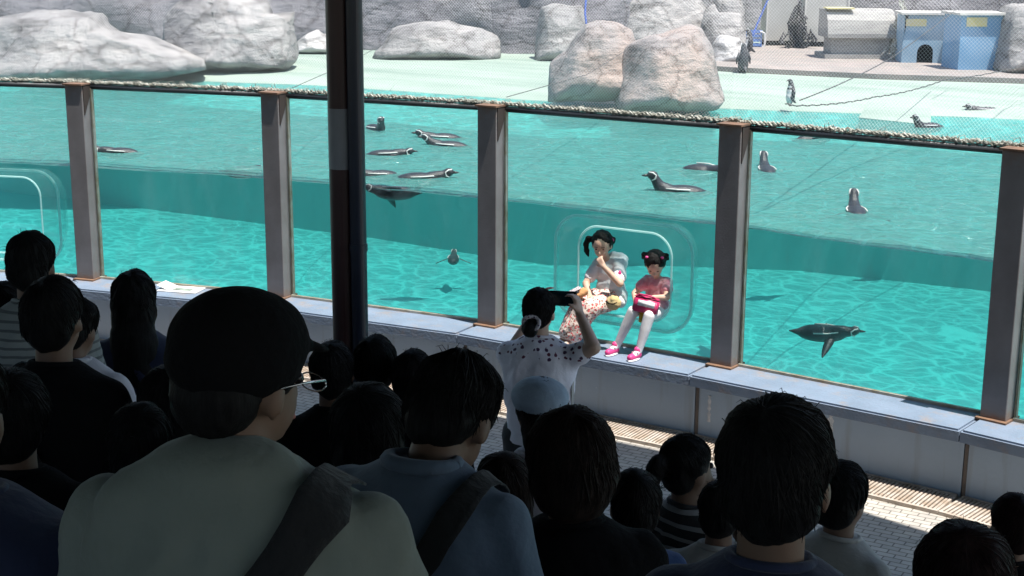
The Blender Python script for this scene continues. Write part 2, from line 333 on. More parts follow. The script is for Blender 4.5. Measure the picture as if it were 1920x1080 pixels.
# ------------------------------------------------------------------ mesh helpers
def mesh_from(name, verts, faces):
    me = bpy.data.meshes.new(name); me.from_pydata([tuple(v) for v in verts], [], faces); me.update(); return me
class MB:
    def __init__(s): s.v = []; s.f = []
    def add(s, vs, fs):
        k = len(s.v); s.v += [Vector(v) for v in vs]; s.f += [tuple(i + k for i in f) for f in fs]
    def box(s, c, d, rot=None, taper=1):
        x, y, z = (a / 2 for a in d); c = Vector(c)
        vs = [Vector((i * x * (taper if k > 0 else 1), j * y * (taper if k > 0 else 1), k * z)) for k in (-1, 1) for j in (-1, 1) for i in (-1, 1)]
        if rot: vs = [rot @ v for v in vs]
        s.add([v + c for v in vs], [(0, 2, 3, 1), (4, 5, 7, 6), (0, 1, 5, 4), (2, 6, 7, 3), (0, 4, 6, 2), (1, 3, 7, 5)])
    def tube(s, pts, r, n=6, cap=True):
        pts = [Vector(p) for p in pts]
        rs = r if isinstance(r, (list, tuple)) else [r] * len(pts); k = len(s.v); prev = None
        for i, p in enumerate(pts):
            t = (pts[min(i + 1, len(pts) - 1)] - pts[max(i - 1, 0)]).normalized()
            if prev is None:
                a = t.orthogonal().normalized()
            else:
                a = (prev - t * prev.dot(t))
                a = a.normalized() if a.length > 1e-6 else t.orthogonal().normalized()
            prev = a; b = t.cross(a)
            for j in range(n):
                q = 2 * pi * j / n; s.v.append(p + (a * cos(q) + b * sin(q)) * rs[i])
        for i in range(len(pts) - 1):
            for j in range(n):
                j2 = (j + 1) % n; s.f.append((k + i * n + j, k + i * n + j2, k + (i + 1) * n + j2, k + (i + 1) * n + j))
        if cap:
            s.f.append(tuple(k + j for j in reversed(range(n)))); e = k + (len(pts) - 1) * n; s.f.append(tuple(e + j for j in range(n)))
    def capsule(s, p0, r0, p1, r1, n=14):
        p0, p1 = Vector(p0), Vector(p1); d = p1 - p0; L = d.length or 1e-5; t = d / L
        a = t.orthogonal().normalized(); b = t.cross(a); k = len(s.v); rows = []
        for i in range(1, 5): q = pi / 2 * i / 4; rows.append((-r0 * cos(q), r0 * sin(q)))
        for i in range(0, 4): q = pi / 2 * i / 4; rows.append((L + r1 * sin(q), r1 * cos(q)))
        s.v.append(p0 - t * r0)
        for h, r in rows:
            for j in range(n): q = 2 * pi * j / n; s.v.append(p0 + t * h + (a * cos(q) + b * sin(q)) * r)
        s.v.append(p1 + t * r1); e = len(s.v) - 1
        for j in range(n):
            j2 = (j + 1) % n; s.f.append((k, k + 1 + j2, k + 1 + j))
            for i in range(len(rows) - 1):
                A = k + 1 + i * n; s.f.append((A + j, A + j2, A + n + j2, A + n + j))
            A = k + 1 + (len(rows) - 1) * n; s.f.append((A + j, A + j2, e))
    def ell(s, c, r, rot=None, n=18, m=12):
        c = Vector(c); k = len(s.v)
        def P(x, y, z):
            v = Vector((x * r[0], y * r[1], z * r[2])); v = rot @ v if rot else v; return v + c
        s.v.append(P(0, 0, -1))
        for i in range(1, m):
            q = -pi / 2 + pi * i / m
            for j in range(n): a = 2 * pi * j / n; s.v.append(P(cos(q) * cos(a), cos(q) * sin(a), sin(q)))
        s.v.append(P(0, 0, 1)); e = len(s.v) - 1
        for j in range(n):
            j2 = (j + 1) % n; s.f.append((k, k + 1 + j2, k + 1 + j))
            for i in range(m - 2):
                A = k + 1 + i * n; s.f.append((A + j, A + j2, A + n + j2, A + n + j))
            A = k + 1 + (m - 2) * n; s.f.append((A + j, A + j2, e))
    def mesh(s, name='m'): return mesh_from(name, s.v, s.f)
    def obj(s, name, mats, parent=None, smooth=False): return link(name, s.mesh(name), mats, parent, smooth)
def remesh(mb, voxel, smooth=6, disp=0, dscale=8, fac=.5):
    me = mb.mesh('tmp'); o = bpy.data.objects.new('tmp', me); C.objects.link(o)
    r = o.modifiers.new('r', 'REMESH'); r.mode = 'VOXEL'; r.voxel_size = voxel
    if smooth:
        s = o.modifiers.new('s', 'SMOOTH'); s.factor = fac; s.iterations = smooth
    bpy.context.view_layer.update()
    dg = bpy.context.evaluated_depsgraph_get()
    out = bpy.data.meshes.new_from_object(o.evaluated_get(dg), depsgraph=dg)
    bpy.data.objects.remove(o); bpy.data.meshes.remove(me)
    if disp:
        for v in out.vertices:
            d = noise.fractal(v.co * dscale, 1, 2, 3) * disp; v.co += v.normal * d
    out.polygons.foreach_set('use_smooth', [True] * len(out.polygons))
    return out

# ------------------------------------------------------------------ the wall line of the tank
PTS = [Vector(p) for p in [(-8.726, -2.288), (-7.110, -1.429), (-5.401, -0.773), (-3.697, -0.316), (-1.850, -0.055), (0.017, -0.009), (1.832, -0.092), (3.644, -0.347), (5.419, -0.790)]]
NP = len(PTS)
def segdir(i):
    i = max(0, min(NP - 2, i)); return (PTS[i + 1] - PTS[i]).normalized()
def nrm(t): return Vector((-t.y, t.x))
def off(i, d):
    if i == 0: return PTS[0] + nrm(segdir(0)) * d
    if i == NP - 1: return PTS[-1] + nrm(segdir(NP - 2)) * d
    a, b = nrm(segdir(i - 1)), nrm(segdir(i)); m = (a + b).normalized(); return PTS[i] + m * (d / m.dot(a))
ZW = 1.372; ZT = 2.05; ZS = .45; ZF = -.3

# ------------------------------------------------------------------ ground, roof, terrace (structure)
mb = MB()
far = [(-60, -60), (60, -60), (60, -3)]
gf = [off(i, -.0) for i in range(NP)]
poly = [V(-60, -60, 0), V(60, -60, 0), V(60, PTS[-1].y - 3, 0)] + [V(p.x, p.y, 0) for p in reversed(gf)] + [V(-60, PTS[0].y - 20, 0)]
mb.add(poly, [tuple(range(len(poly)))])
tag(mb.obj('pavement', M['paving']), kind='structure')
steps = [(-4.2, .17), (-4.6, .34), (-5.0, .51), (-5.6, .68), (-6.1, .85), (-6.7, 1.02)]
for i, (y, z) in enumerate(steps):
    y2 = steps[i + 1][0] if i + 1 < len(steps) else -14
    mb = MB(); mb.box((0, (y + y2) / 2, z / 2 + .002), (30, y - y2 - .002, z)); tag(mb.obj('terrace_step', M['concrete']), kind='structure')
shade = [(-11, -5.0), (-9, -3.4), (-7.1, -2.1), (-5.4, -1.36), (-3.7, -.90), (-1.85, -.62), (0, -.58), (1.4, -.81), (1.87, -.9), (4, -1.4), (7, -2.4), (10, -3.8)]
ZR = 4.2; k = V(SUN.x / SUN.z, SUN.y / SUN.z)
edge = [V(x + ZR * k.x, y + ZR * k.y) for x, y in shade]
mb = MB(); a = [V(p.x, p.y, ZR) for p in edge] + [V(15, -15, ZR), V(-17, -15, ZR)]; n_ = len(a)
mb.add(a + [p + V(0, 0, .2) for p in a], [tuple(range(n_)), tuple(reversed(range(n_, 2 * n_)))] + [(i, i + n_, (i + 1) % n_ + n_, (i + 1) % n_) for i in range(n_)])
roof = empty('pavilion_roof', (0, 0, 0), 0, 'dark flat roof over the crowd, above the picture', 'roof'); mb.obj('roof_slab', M['roof'], roof)
blocker = empty('rear_light_blocker', (0, -15, 0), 0, 'unseen dark wall added behind the camera to shade the crowd', 'light blocker')  # unseen walls added only to keep light off the crowd's backs
mb = MB(); mb.box((-1, -.1, 1.4), (31.6, .2, 2.8)); mb.obj('blocker_back', M['roof'], blocker)
for x in (-16.9, 14.9): mb = MB(); mb.box((x, 2.5, 1.5), (.2, 4.9, 3.0)); mb.obj('blocker_side', M['roof'], blocker)

# ------------------------------------------------------------------ tank wall, sill, posts, rail, panes
post_lab = {2: 'steel post between the left niche bay and the bay with the sheet of paper', 3: 'steel post left of the dark roof pillar, above the black cap',
            4: 'steel post left of the woman taking a photo, right of the roof pillar', 5: 'steel post right of the two children in the niche',
            6: 'nearest steel post at the right edge of the picture', 0: 'far steel post out of view on the left', 1: 'steel post left of the half seen niche',
            7: 'steel post beyond the right edge of the picture', 8: 'last steel post far to the right'}
bays = ['bay beyond the left edge', 'bay with the half seen niche at far left', 'bay with the sheet of paper on its sill', 'bay crossed by the dark roof pillar',
        'bay where the two children sit', 'bay with the penguin swimming under water', 'bay at the right edge', 'bay far to the right']
bay_seg = list(range(NP - 1))
PW, PD = .16, .15
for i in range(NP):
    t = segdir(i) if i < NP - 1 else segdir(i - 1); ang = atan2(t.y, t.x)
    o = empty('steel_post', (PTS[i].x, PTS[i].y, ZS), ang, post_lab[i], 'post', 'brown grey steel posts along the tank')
    H = ZT - ZS
    mb = MB()
    # box section with flanges: front plate, recessed web, back plate
    mb.box((PW / 2, PD / 2, H / 2), (PW, PD, H - .004))
    cl_ = mb.obj('column', M['post'], o); bv = cl_.modifiers.new('b', 'BEVEL'); bv.width = .006; bv.segments = 2
    mb = MB(); mb.box((PW / 2, PD / 2, H + .006), (PW + .02, PD + .035, .012)); mb.obj('cap_plate', M['rust'], o)
    mb = MB(); mb.box((PW / 2, PD / 2 - .01, .006), (PW + .03, PD + .05, .012)); mb.obj('base_plate', M['rust'], o)
    mb = MB(); a_ = [V(PW + .001, .010, H - .004), V(PW + .001, .145, H - .004), V(PW + .001, .015, H - .24)]  # thin dark plate standing for the triangular shadow at the post top
    mb.add(a_ + [p + V(.006, 0, 0) for p in a_], [(0, 1, 2), (5, 4, 3), (0, 3, 4, 1), (1, 4, 5, 2), (2, 5, 3, 0)]); mb.obj('shadow_triangle', M['shadow_triangle'], o)
    mb = MB(); mb.box((PW + .012, .115, H / 2 - .01), (.012, .03, H - .03)); mb.obj('sealant_strip', M['seal'], o)
def quadprism(a0, a1, b1, b0, z0, z1):
    vs = [V(p.x, p.y, z) for z in (z0, z1) for p in (a0, a1, b1, b0)]
    return vs, [(3, 2, 1, 0), (4, 5, 6, 7), (0, 1, 5, 4), (1, 2, 6, 5), (2, 3, 7, 6), (3, 0, 4, 7)]
def lerp2(a, b, t): return a + (b - a) * t
for i in range(NP - 1):
    g = 'low wall bays under the tank glass'
    o = empty('tank_wall', (PTS[i].x, PTS[i].y, 0), 0, 'blue grey wall below the ' + bays[i], 'low wall', g)
    O0 = V(PTS[i].x, PTS[i].y)
    e = .004
    def pt(d, t): return lerp2(off(i, d), off(i + 1, d), t) - O0
    mb = MB(); mb.add(*quadprism(pt(-.18, e), pt(-.18, 1 - e), pt(.30, 1), pt(.30, 0), -.25, ZS - .075)); mb.obj('wall_panel', M['wall'], o)
    mb = MB(); mb.add(*quadprism(pt(-.1835, .0), pt(-.1835, .012), pt(.0, .012), pt(.0, 0), 0.002, ZS - .08)); mb.obj('joint_strip', M['joint'], o)
    me = bpy.data.meshes.new('sill'); bm = bmesh.new()
    vs, fs = quadprism(pt(-.29, .002), pt(-.29, .998), pt(.10, .998), pt(.10, .002), ZS - .075, ZS)
    bv = [bm.verts.new(v) for v in vs]; [bm.faces.new([bv[k] for k in f]) for f in fs]
    bmesh.ops.bevel(bm, geom=[e_ for e_ in bm.edges if all(abs(v.co.z - ZS) < 1e-4 for v in e_.verts)], offset=.012, segments=2, affect='EDGES'); bm.to_mesh(me)
    link('sill', me, M['sill'], o)
    mb = MB(); mb.add(*quadprism(pt(.075, .095), pt(.075, .995), pt(.10, .995), pt(.10, .095), ZS + .001, ZS + .018)); mb.obj('bottom_bead', M['seal'], o)
    # rusty run stain at the joint and mineral streaks
    if i in (5, 6, 4):
        for (u, w, z0, z1) in {5: ((.055, .030, .12, .30), (.52, .05, .13, .35), (.522, .07, .01, .13)), 4: ((.6, .001, .2, .21),), 6: ((.3, .02, .1, .3),)}[i]:
            mb = MB(); n_ = 10; L = []
            for q in range(n_ + 1):
                z = z0 + (z1 - z0) * q / n_; hw = w * (.25 + .75 * abs(sin(q * 1.3 + u * 20))) * .5
                L.append((u * 1.83 - hw, u * 1.83 + hw, z))
            t = segdir(i); nn = nrm(t); base = off(i, -.18) - O0
            vs = []
            for a, b, z in L:
                for s_, d_ in ((a, .001), ((a + b) / 2, .006), (b, .001)):
                    p = base + t * s_ - nn * d_; vs.append(V(p.x, p.y, z))
            fs = []
            for q in range(n_): A = q * 3; fs += [(A, A + 1, A + 4, A + 3), (A + 1, A + 2, A + 5, A + 4)]
            mb.add(vs, fs); mb.obj('mineral_streak', M['stain'], o)
    # rail
    mb = MB(); a, b = off(i, .12), off(i + 1, .12); a = lerp2(a, b, PW / 1.83); mb.tube([V(a.x, a.y, ZT - .022), V(b.x, b.y, ZT - .022)], .021, 10)
    a2, b2 = off(i, .12), off(i + 1, .12)
    tag(mb.obj('handrail', M['rail'], None, True), 'dark top rail of the ' + bays[i], 'rail', 'dark rails on top of the tank glass')

# niche description: (segment, opening x0, x1 along the segment from its left post, z0, z1)
def rrect(x0, x1, z0, z1, r, n=64):
    # closed loop with equal count: corners as arcs
    c = [(x1 - r, z1 - r, 0), (x0 + r, z1 - r, pi / 2), (x0 + r, z0 + r, pi), (x1 - r, z0 + r, 1.5 * pi)]; out = []
    q = n // 4
    for cx, cz, a0 in c:
        for j in range(q):
            a = a0 + pi / 2 * j / (q - 1); out.append((cx + r * cos(a), cz + r * sin(a)))
    return out
def rect_loop(x0, x1, z0, z1, n=64): return rrect(x0, x1, z0, z1, 1e-4, n)
def seg_frame(i):
    t = segdir(i); nn = nrm(t); return PTS[i], t, nn
niches = {4: (.80, 1.525, .66, 1.275, .16), 1: (.62, 1.50, .62, 1.27, .16)}
for i in range(NP - 1):
    P0, t, nn = seg_frame(i); L = (PTS[i + 1] - PTS[i]).length; ang = atan2(t.y, t.x)
    x0, x1 = PW + .006, L - .004; z0, z1 = ZS + .019, ZT - .045
    lab = 'clear glass pane of the ' + bays[i]
    if i in niches:
        nx0, nx1, nz0, nz1, nr = niches[i]
        outer = rect_loop(x0, x1, z0, z1); inner = rrect(nx0, nx1, nz0, nz1, nr); N = len(outer)
        vs = [V(x, y, z) for y in (.082, .10) for lp in (outer, inner) for x, z in lp]
        fs = []
        for j in range(N):
            k = (j + 1) % N
            fs += [(j, k, N + k, N + j), (2 * N + j, 3 * N + j, 3 * N + k, 2 * N + k), (N + j, N + k, 3 * N + k, 3 * N + j), (j, 2 * N + j, 2 * N + k, k)]
        me = mesh_from('glass_pane', vs, fs)
    else:
        mb = MB(); mb.box(((x0 + x1) / 2, .091, (z0 + z1) / 2), (x1 - x0, .018, z1 - z0)); me = mb.mesh('glass_pane')
    o = link('glass_pane', me, M['glass']); o.location = (P0.x, P0.y, 0); o.rotation_euler = (0, 0, ang); tag(o, lab, 'glass pane', 'glass panes of the tank')
    if i in niches:
        rings = []
        g = .0
        for (y, ex, ez) in ((.083, .0, .0), (.10, .06, .03), (.125, .15, .06), (.155, .20, .07), (.22, .195, .06), (.32, .13, .04), (.41, .07, .01), (.44, .02, -.03)):
            rings.append([(x, y, z) for x, z in rrect(nx0 - ex - .03 * (ex > .1), nx1 + ex * .60, nz0 - ez - .01 * (ez > .04), nz1 + min(ez, .045), nr + .04)])
        N = len(rings[0]); vs = [V(*p) for rg in rings for p in rg]; fs = []
        for a in range(len(rings) - 1):
            for j in range(N): k = (j + 1) % N; fs.append((a * N + j, a * N + k, (a + 1) * N + k, (a + 1) * N + j))
        c = sum((Vector(p) for p in rings[-1]), Vector()) / N; c.y += .03; vs.append(c); ci = len(vs) - 1
        for j in range(N): fs.append(((len(rings) - 1) * N + j, (len(rings) - 1) * N + (j + 1) % N, ci))
        o2 = link('viewing_niche', mesh_from('viewing_niche', vs, fs), M['acrylic'], None, True); o2.location = (P0.x, P0.y, 0); o2.rotation_euler = (0, 0, ang)
        sm = o2.modifiers.new('s', 'SOLIDIFY'); sm.thickness = .012; sm.offset = 1
        mb = MB(); lp = rrect(nx0, nx1, nz0, nz1, nr); pts = [V(x, .078, z) for x, z in lp]; mb.tube(pts + [pts[0]], .008, 6, False)
        mb.obj('opening_rim', M['rim'], o2, True)
        mb = MB(); pts = [Vector(p) + V(0, -.004, 0) for p in rings[3]]; mb.tube(pts + [pts[0]], .012, 6, False); mb.obj('outer_rim', M['rim'], o2, True)
        tag(o2, 'clear acrylic bubble niche holding two seated children' if i == 4 else 'clear acrylic bubble niche cut by the left picture edge', 'viewing niche')

# ------------------------------------------------------------------ pool
def strip(name, lines, m, sub=1, smooth=True, disp=0, dsc=1.5, kind='structure'):
    # lines: list of polylines (same count) -> surface
    rows = []
    for a, b in zip(lines[:-1], lines[1:]):
        for s_ in range(sub): rows.append([p.lerp(q, s_ / sub) for p, q in zip(a, b)])
    rows.append(lines[-1]); n_ = len(rows[0]); vs = []
    for r_ in rows:
        for p in r_:
            p = p.copy()
            if disp: p += V(0, -1, .4) * noise.fractal(p * dsc, 1, 2, 4) * disp
            vs.append(p)
    fs = [(i * n_ + j, i * n_ + j + 1, (i + 1) * n_ + j + 1, (i + 1) * n_ + j) for i in range(len(rows) - 1) for j in range(n_ - 1)]
    o = link(name, mesh_from(name, vs, fs), m, None, smooth); return tag(o, kind=kind)
def pl(pts, z, dy=0): return [V(p[0], p[1] + dy, z if z is not None else p[2]) for p in pts]
def dens(pts, k):
    out = []
    for a, b in zip(pts[:-1], pts[1:]): out += [a.lerp(b, j / k) for j in range(k)]
    return out + [pts[-1]]
wallp = [(-20, 4.0), (-14, 4.3), (-9.95, 4.64), (-6.9, 4.83), (-5.4, 4.78), (-4.3, 4.80), (-3.3, 5.5), (-1.92, 6.15), (-.23, 6.36), (3, 6.6), (9, 7)]
shore = [(-20, 4.2), (-14, 4.6), (-10.6, 5.05), (-8.47, 5.7), (-6.9, 5.8), (-5.4, 5.85), (-3.4, 6.3), (-2.2, 6.7), (-.5, 7.3), (2.5, 7.9), (9, 8.5)]
fb = [(-20, -9), (-12, -6)] + [tuple(off(i, .2)) for i in range(NP)]
mb = MB(); v = [V(-20, -9, ZF), V(12, -6, ZF), V(12, 7.3, ZF), V(-20, 7.3, ZF)]; mb.add(v, [(0, 1, 2, 3)]); tag(mb.obj('pool_floor', M['pool']), kind='structure')
mb = MB(); mb.add([V(p[0], p[1], ZF) for p in wallp] + [V(p[0], p[1], 1.12) for p in wallp], [(j, j + 1, j + 1 + len(wallp), j + len(wallp)) for j in range(len(wallp) - 1)])
tag(mb.obj('pool_far_wall', M['pool_wall'], None, True), kind='structure')
strip('pool_shelf', [pl(wallp, 1.12), pl(shore, 1.365)], M['pool'])
dk = [(-20, 8), (-14, 8), (-10.8, 8.2), (-8.9, 8.9), (-7.4, 9.4), (-5.8, 9.7), (-4.3, 10.0), (-2.6, 10.2), (-1, 10.6), (3, 11), (10, 12)]
strip('deck', [pl(shore, 1.365), pl(shore, 1.44, .35), pl(dk, 1.50), pl(dk, 1.52, 8)], M['deck'])
# rear terrace on the right, one step up
tf = [V(-6.2, 9.7, 0), V(-4.4, 9.55, 0), V(-2.5, 9.75, 0), V(-1.0, 10.2, 0), V(1.5, 10.9, 0), V(8, 12, 0)]
mb = MB(); a = [V(p.x, p.y, 1.45) for p in tf]; b = [V(p.x, p.y, 1.56) for p in tf]; c = [V(p.x, p.y + 12, 1.56) for p in tf]; n_ = len(tf)
mb.add(a + b + c, [(j + r_ * n_, j + 1 + r_ * n_, j + 1 + (r_ + 1) * n_, j + (r_ + 1) * n_) for r_ in range(2) for j in range(n_ - 1)])
tag(mb.obj('rear_terrace', M['terrace']), kind='structure')
# outer front side walls of the basin so the water is held
# water surface: fine grid between glass and shore
front = dens([V(p.x, p.y, ZW) for p in [off(0, .11) + V(-10, -7)] + [off(i, .11) for i in range(NP)] + [off(NP - 1, .11) + V(5, -1.2)]], 28)
sh3 = [V(-20, 4.3, ZW)] + [V(p[0], p[1] + .12, ZW) for p in shore[1:]]
def interp_x(pl_, x):
    for a, b in zip(pl_[:-1], pl_[1:]):
        if a.x <= x <= b.x: return a.y + (b.y - a.y) * (x - a.x) / (b.x - a.x)
    return pl_[-1].y if x > pl_[-1].x else pl_[0].y
swimmers = [(-5.838, 0.139, 1.372), (-4.399, 0.177, 1.337), (-5.097, 2.752, 1.372), (-4.140, 2.599, 1.372), (-3.758, 2.185, 1.372), (-3.883, 1.410, 1.372), (-3.198, 0.494, 1.372), (-2.831, 0.527, 1.372), (-2.674, 0.040, 1.352), (-1.209, 2.223, 1.372), (-0.861, 1.207, 1.372), (-0.770, 2.543, 1.372), (0.536, 1.146, 1.372), (-1.255, 4.683, 1.372), (-0.627, 6.189, 1.382), (-0.480, 7.670, 1.422)]
rows = 130; n_ = len(front); vs = []
for r_ in range(rows + 1):
    f_ = (r_ / rows) ** 1.35
    for p in front:
        q = V(p.x, interp_x(sh3, p.x), ZW); w = p.lerp(q, f_)
        h = noise.noise(V(w.x * 1.3, w.y * 2.4, 3)) * .012 + noise.noise(V(w.x * 4.5, w.y * 7, 9)) * .005
        for sx_, sy_, sz_ in swimmers:
            dx, dy = w.x - sx_, w.y - sy_
            if abs(dx) < .8 and abs(dy) < .8: d = sqrt(dx * dx + dy * dy * 1.4); h += .0065 * sin(d * 38) * math.exp(-d * 3.6) * (d > .08)
        w.z += h * min(1, (1.02 - f_) * 6); vs.append(w)
fs = [(i * n_ + j, i * n_ + j + 1, (i + 1) * n_ + j + 1, (i + 1) * n_ + j) for i in range(rows) for j in range(n_ - 1)]
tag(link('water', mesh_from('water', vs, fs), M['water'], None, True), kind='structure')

# the body of water: slightly milky, so far things under water fade
def milky():
    m, n, l = new_mat('milky_water'); out = n.new('ShaderNodeOutputMaterial'); v = n.new('ShaderNodeVolumePrincipled')
    v.inputs['Color'].default_value = (.30, .92, .90, 1); v.inputs['Density'].default_value = .055; v.inputs['Anisotropy'].default_value = .3
    l.new(v.outputs[0], out.inputs['Volume']); return m
fr_ = [off(i, .56) for i in range(NP)]; fr_ = [p for p in fr_ if p.x < 8]
bk_ = [V(p[0], p[1] - .03, 0) for p in wallp if -13 < p[0] < 8]
loop = [V(p.x, p.y, 0) for p in fr_] + list(reversed(bk_)); n_ = len(loop)
mb = MB(); mb.add([V(p.x, p.y, ZF + .01) for p in loop] + [V(p.x, p.y, ZW - .03) for p in loop], [tuple(reversed(range(n_))), tuple(range(n_, 2 * n_))] + [(i, (i + 1) % n_, (i + 1) % n_ + n_, i + n_) for i in range(n_)])
tag(mb.obj('water_body', milky()), kind='structure')

# ------------------------------------------------------------------ rocks
def rock(label, base, outline, thick, m, seed, lean=.25, amp=.07, name='boulder', back=.0, p=3.2):
    # outline: silhouette (u, z) seen from the pool side; the rock bulges to both sides of it and leans back
    n_a, n_r = 84, 18
    cu = sum(q[0] for q in outline) / len(outline); cz = sum(q[1] for q in outline) / len(outline)
    def bnd(a):
        best = 0; d = (cos(a), sin(a))
        for (x1, z1), (x2, z2) in zip(outline, outline[1:] + outline[:1]):
            x1 -= cu; x2 -= cu; z1 -= cz; z2 -= cz
            ex, ez = x2 - x1, z2 - z1; den = d[0] * ez - d[1] * ex
            if abs(den) < 1e-9: continue
            tt = (x1 * ez - z1 * ex) / den; s_ = (x1 * d[1] - z1 * d[0]) / den
            if tt > 0 and -1e-6 <= s_ <= 1 + 1e-6: best = max(best, tt)
        return best
    bs = [bnd(2 * pi * j / n_a) for j in range(n_a)]
    vs = []; o3 = V(seed * 3.1, seed * 1.7, seed)
    def put(j, rr, side):
        a = 2 * pi * j / n_a; R = bs[j % n_a] * rr
        u, z = cu + cos(a) * R, cz + sin(a) * R
        y = side * thick * (max(0, 1 - rr ** p)) ** (1 / 2.2) + lean * z + back
        co = V(u, y, z)
        # chunky facets then fine relief
        f_ = noise.voronoi(V(u, y * .7, z) * 1.6 / max(.5, thick) + o3)[0]
        d1 = (f_[1] - f_[0]) * amp * 1.1 * (1 if side < 0 else -1)
        d2 = noise.fractal(co * 2.2 + o3, 1, 2.1, 5) * amp + noise.fractal(co * 9 + o3, 1, 2.1, 3) * amp * .25
        k_ = min(1, (1 - rr) * 5 + .25)
        return co + V(d2 * .35, -d1 * .8 - side * -1 * d2 * k_ * 1.0, d2 * .45)
    vs.append(put(0, 0.0, -1))
    for r_ in range(1, n_r + 1):
        for j in range(n_a): vs.append(put(j, sin(pi / 2 * r_ / n_r) if r_ < n_r else 1, -1))
    kb = len(vs)
    for r_ in range(n_r - 1, 0, -1):
        for j in range(n_a): vs.append(put(j, sin(pi / 2 * r_ / n_r), 1))
    vs.append(put(0, 0.0, 1)); fs = []
    R_ = 2 * n_r - 1
    for j in range(n_a):
        k_ = (j + 1) % n_a; fs.append((0, 1 + j, 1 + k_))
        for r_ in range(R_ - 1):
            A = 1 + r_ * n_a; fs.append((A + j, A + n_a + j, A + n_a + k_, A + k_))
        A = 1 + (R_ - 1) * n_a; fs.append((A + j, len(vs) - 1, A + k_))
    us = [q[0] for q in outline]; zs_ = [q[1] for q in outline]; hu = (max(us) - min(us)) / 2; hz = (max(zs_) - min(zs_)) / 2; r_ = random.Random(seed + 100)
    planes = []
    for _ in range(22):
        nv = V(r_.gauss(0, .75), -abs(r_.gauss(0, .8)) - .25 if r_.random() < .8 else r_.gauss(0, .8), r_.gauss(.1, .75)).normalized()
        if nv.z < .05: nv = V(nv.x, nv.y, .05 + abs(nv.z) * .25).normalized()
        planes.append((nv, r_.uniform(.70, .92)))
    out = []
    for v in vs:
        q = V((v.x - cu) / hu, (v.y - lean * v.z) / thick, (v.z - cz) / hz)
        for nv, d in planes:
            e = q.dot(nv) - d
            if e > 0: q -= nv * e * .85 * min(1, max(.25, (q.z + 1.1) * 1.2))
        v2 = V(q.x * hu + cu, q.y * thick + lean * (q.z * hz + cz), q.z * hz + cz)
        v2 += V(1, -1, 1) * noise.fractal(v2 * 6 + o3, 1, 2.1, 4) * amp * .16
        out.append(v2)
    vs = out
    o = link(name, mesh_from(name, vs, fs), m, None, True); o.location = base; o.rotation_euler = (0, 0, VIEW)
    return tag(o, label, 'rock', 'rocks around the penguin pool')

rock('long low sloping boulder with sunlit ridge at far left', (-11.514, 4.160, 1.470), [(-1.34,-0.08),(-1.36,0.53),(-1.06,0.81),(-0.64,0.87),(-0.22,0.81),(0.36,0.76),(0.49,0.60),(0.76,0.49),(1.06,0.45),(1.28,0.35),(1.83,0.20),(1.86,0.03),(1.26,-0.04),(-0.00,-0.06)], .75, M['rock'], 1, .45, .10)
rock('big leaning diamond shaped grey boulder, left of the pillar', (-10.403, 6.074, 1.470), [(-0.74,-0.03),(-1.14,0.47),(-1.15,0.76),(-0.84,0.92),(-0.03,1.14),(0.48,1.01),(0.58,0.73),(0.83,0.71),(0.86,0.48),(0.96,0.14),(0.81,0.00),(-0.00,-0.04)], .8, M['rock'], 2, .30, .13)
rock('small rock on top of the big leaning boulder', (-14.718, 11.388, 1.750), [(-0.39,0.14),(-0.18,0.57),(0.41,0.58),(0.46,0.25),(0.36,0.12),(0.00,0.10)], .35, M['rock'], 3, .2, .06)
rock('small white sunlit rock just left of the pillar', (-11.054, 8.567, 1.500), [(-0.30,-0.00),(-0.27,0.18),(-0.14,0.28),(0.03,0.36),(0.13,0.29),(0.42,0.26),(0.49,0.00)], .3, M['rock_white'], 4, .3, .04)
rock('wide low flat topped rock right of the pillar', (-9.087, 9.032, 1.500), [(-0.98,-0.04),(-0.93,0.33),(-0.82,0.42),(-0.27,0.50),(0.20,0.54),(0.44,0.43),(0.88,0.41),(0.98,0.35),(1.00,-0.03)], .55, M['rock'], 5, .30, .07)
rock('small flat slab lying on the wide low rock', (-10.980, 11.694, 1.720), [(-0.37,0.07),(-0.41,0.30),(-0.23,0.34),(0.23,0.32),(0.37,0.20),(0.50,0.02),(0.32,-0.05)], .3, M['rock'], 6, .25, .035)
rock('square grey block rock left of the blue rope', (-7.388, 9.851, 1.500), [(-0.39,-0.03),(-0.35,0.26),(-0.34,0.56),(-0.29,0.74),(-0.15,0.79),(0.32,0.78),(0.38,0.64),(0.37,0.27),(0.47,-0.03)], .45, M['rock'], 7, .22, .06)
rock('large upper boulder behind the brown rock', (-7.056, 12.020, 1.500), [(-1.02,-0.01),(-1.06,0.23),(-1.03,0.81),(-0.95,1.14),(0.80,1.15),(0.94,0.82),(0.92,0.39),(0.85,0.00)], .8, M['rock'], 8, .3, .10)
rock('light brown front rock lobe standing on the deck', (-4.138, 5.703, 1.460), [(-0.68,-0.02),(-0.66,0.40),(-0.49,0.52),(-0.37,0.70),(-0.28,0.81),(-0.14,0.85),(0.10,0.84),(0.22,0.78),(0.32,0.58),(0.42,0.00)], .55, M['rock_brown'], 9, .16, .08)
rock('large brown and grey boulder in front of the deck', (-3.311, 5.736, 1.440), [(-0.67,-0.00),(-0.62,0.46),(-0.53,0.69),(-0.43,0.77),(-0.11,0.78),(0.17,0.89),(0.38,0.87),(0.44,0.64),(0.45,0.41),(0.51,0.06),(0.44,-0.03),(-0.15,-0.04)], .7, M['rock_brown'], 10, .16, .09)
rock('upper small rock behind the blue crate', (-5.797, 12.257, 1.560), [(-0.43,-0.00),(-0.47,0.18),(-0.43,0.45),(-0.37,0.68),(-0.22,0.71),(-0.19,0.58),(0.16,0.57),(0.27,0.38),(0.25,0.00)], .35, M['rock'], 11, .2, .05)
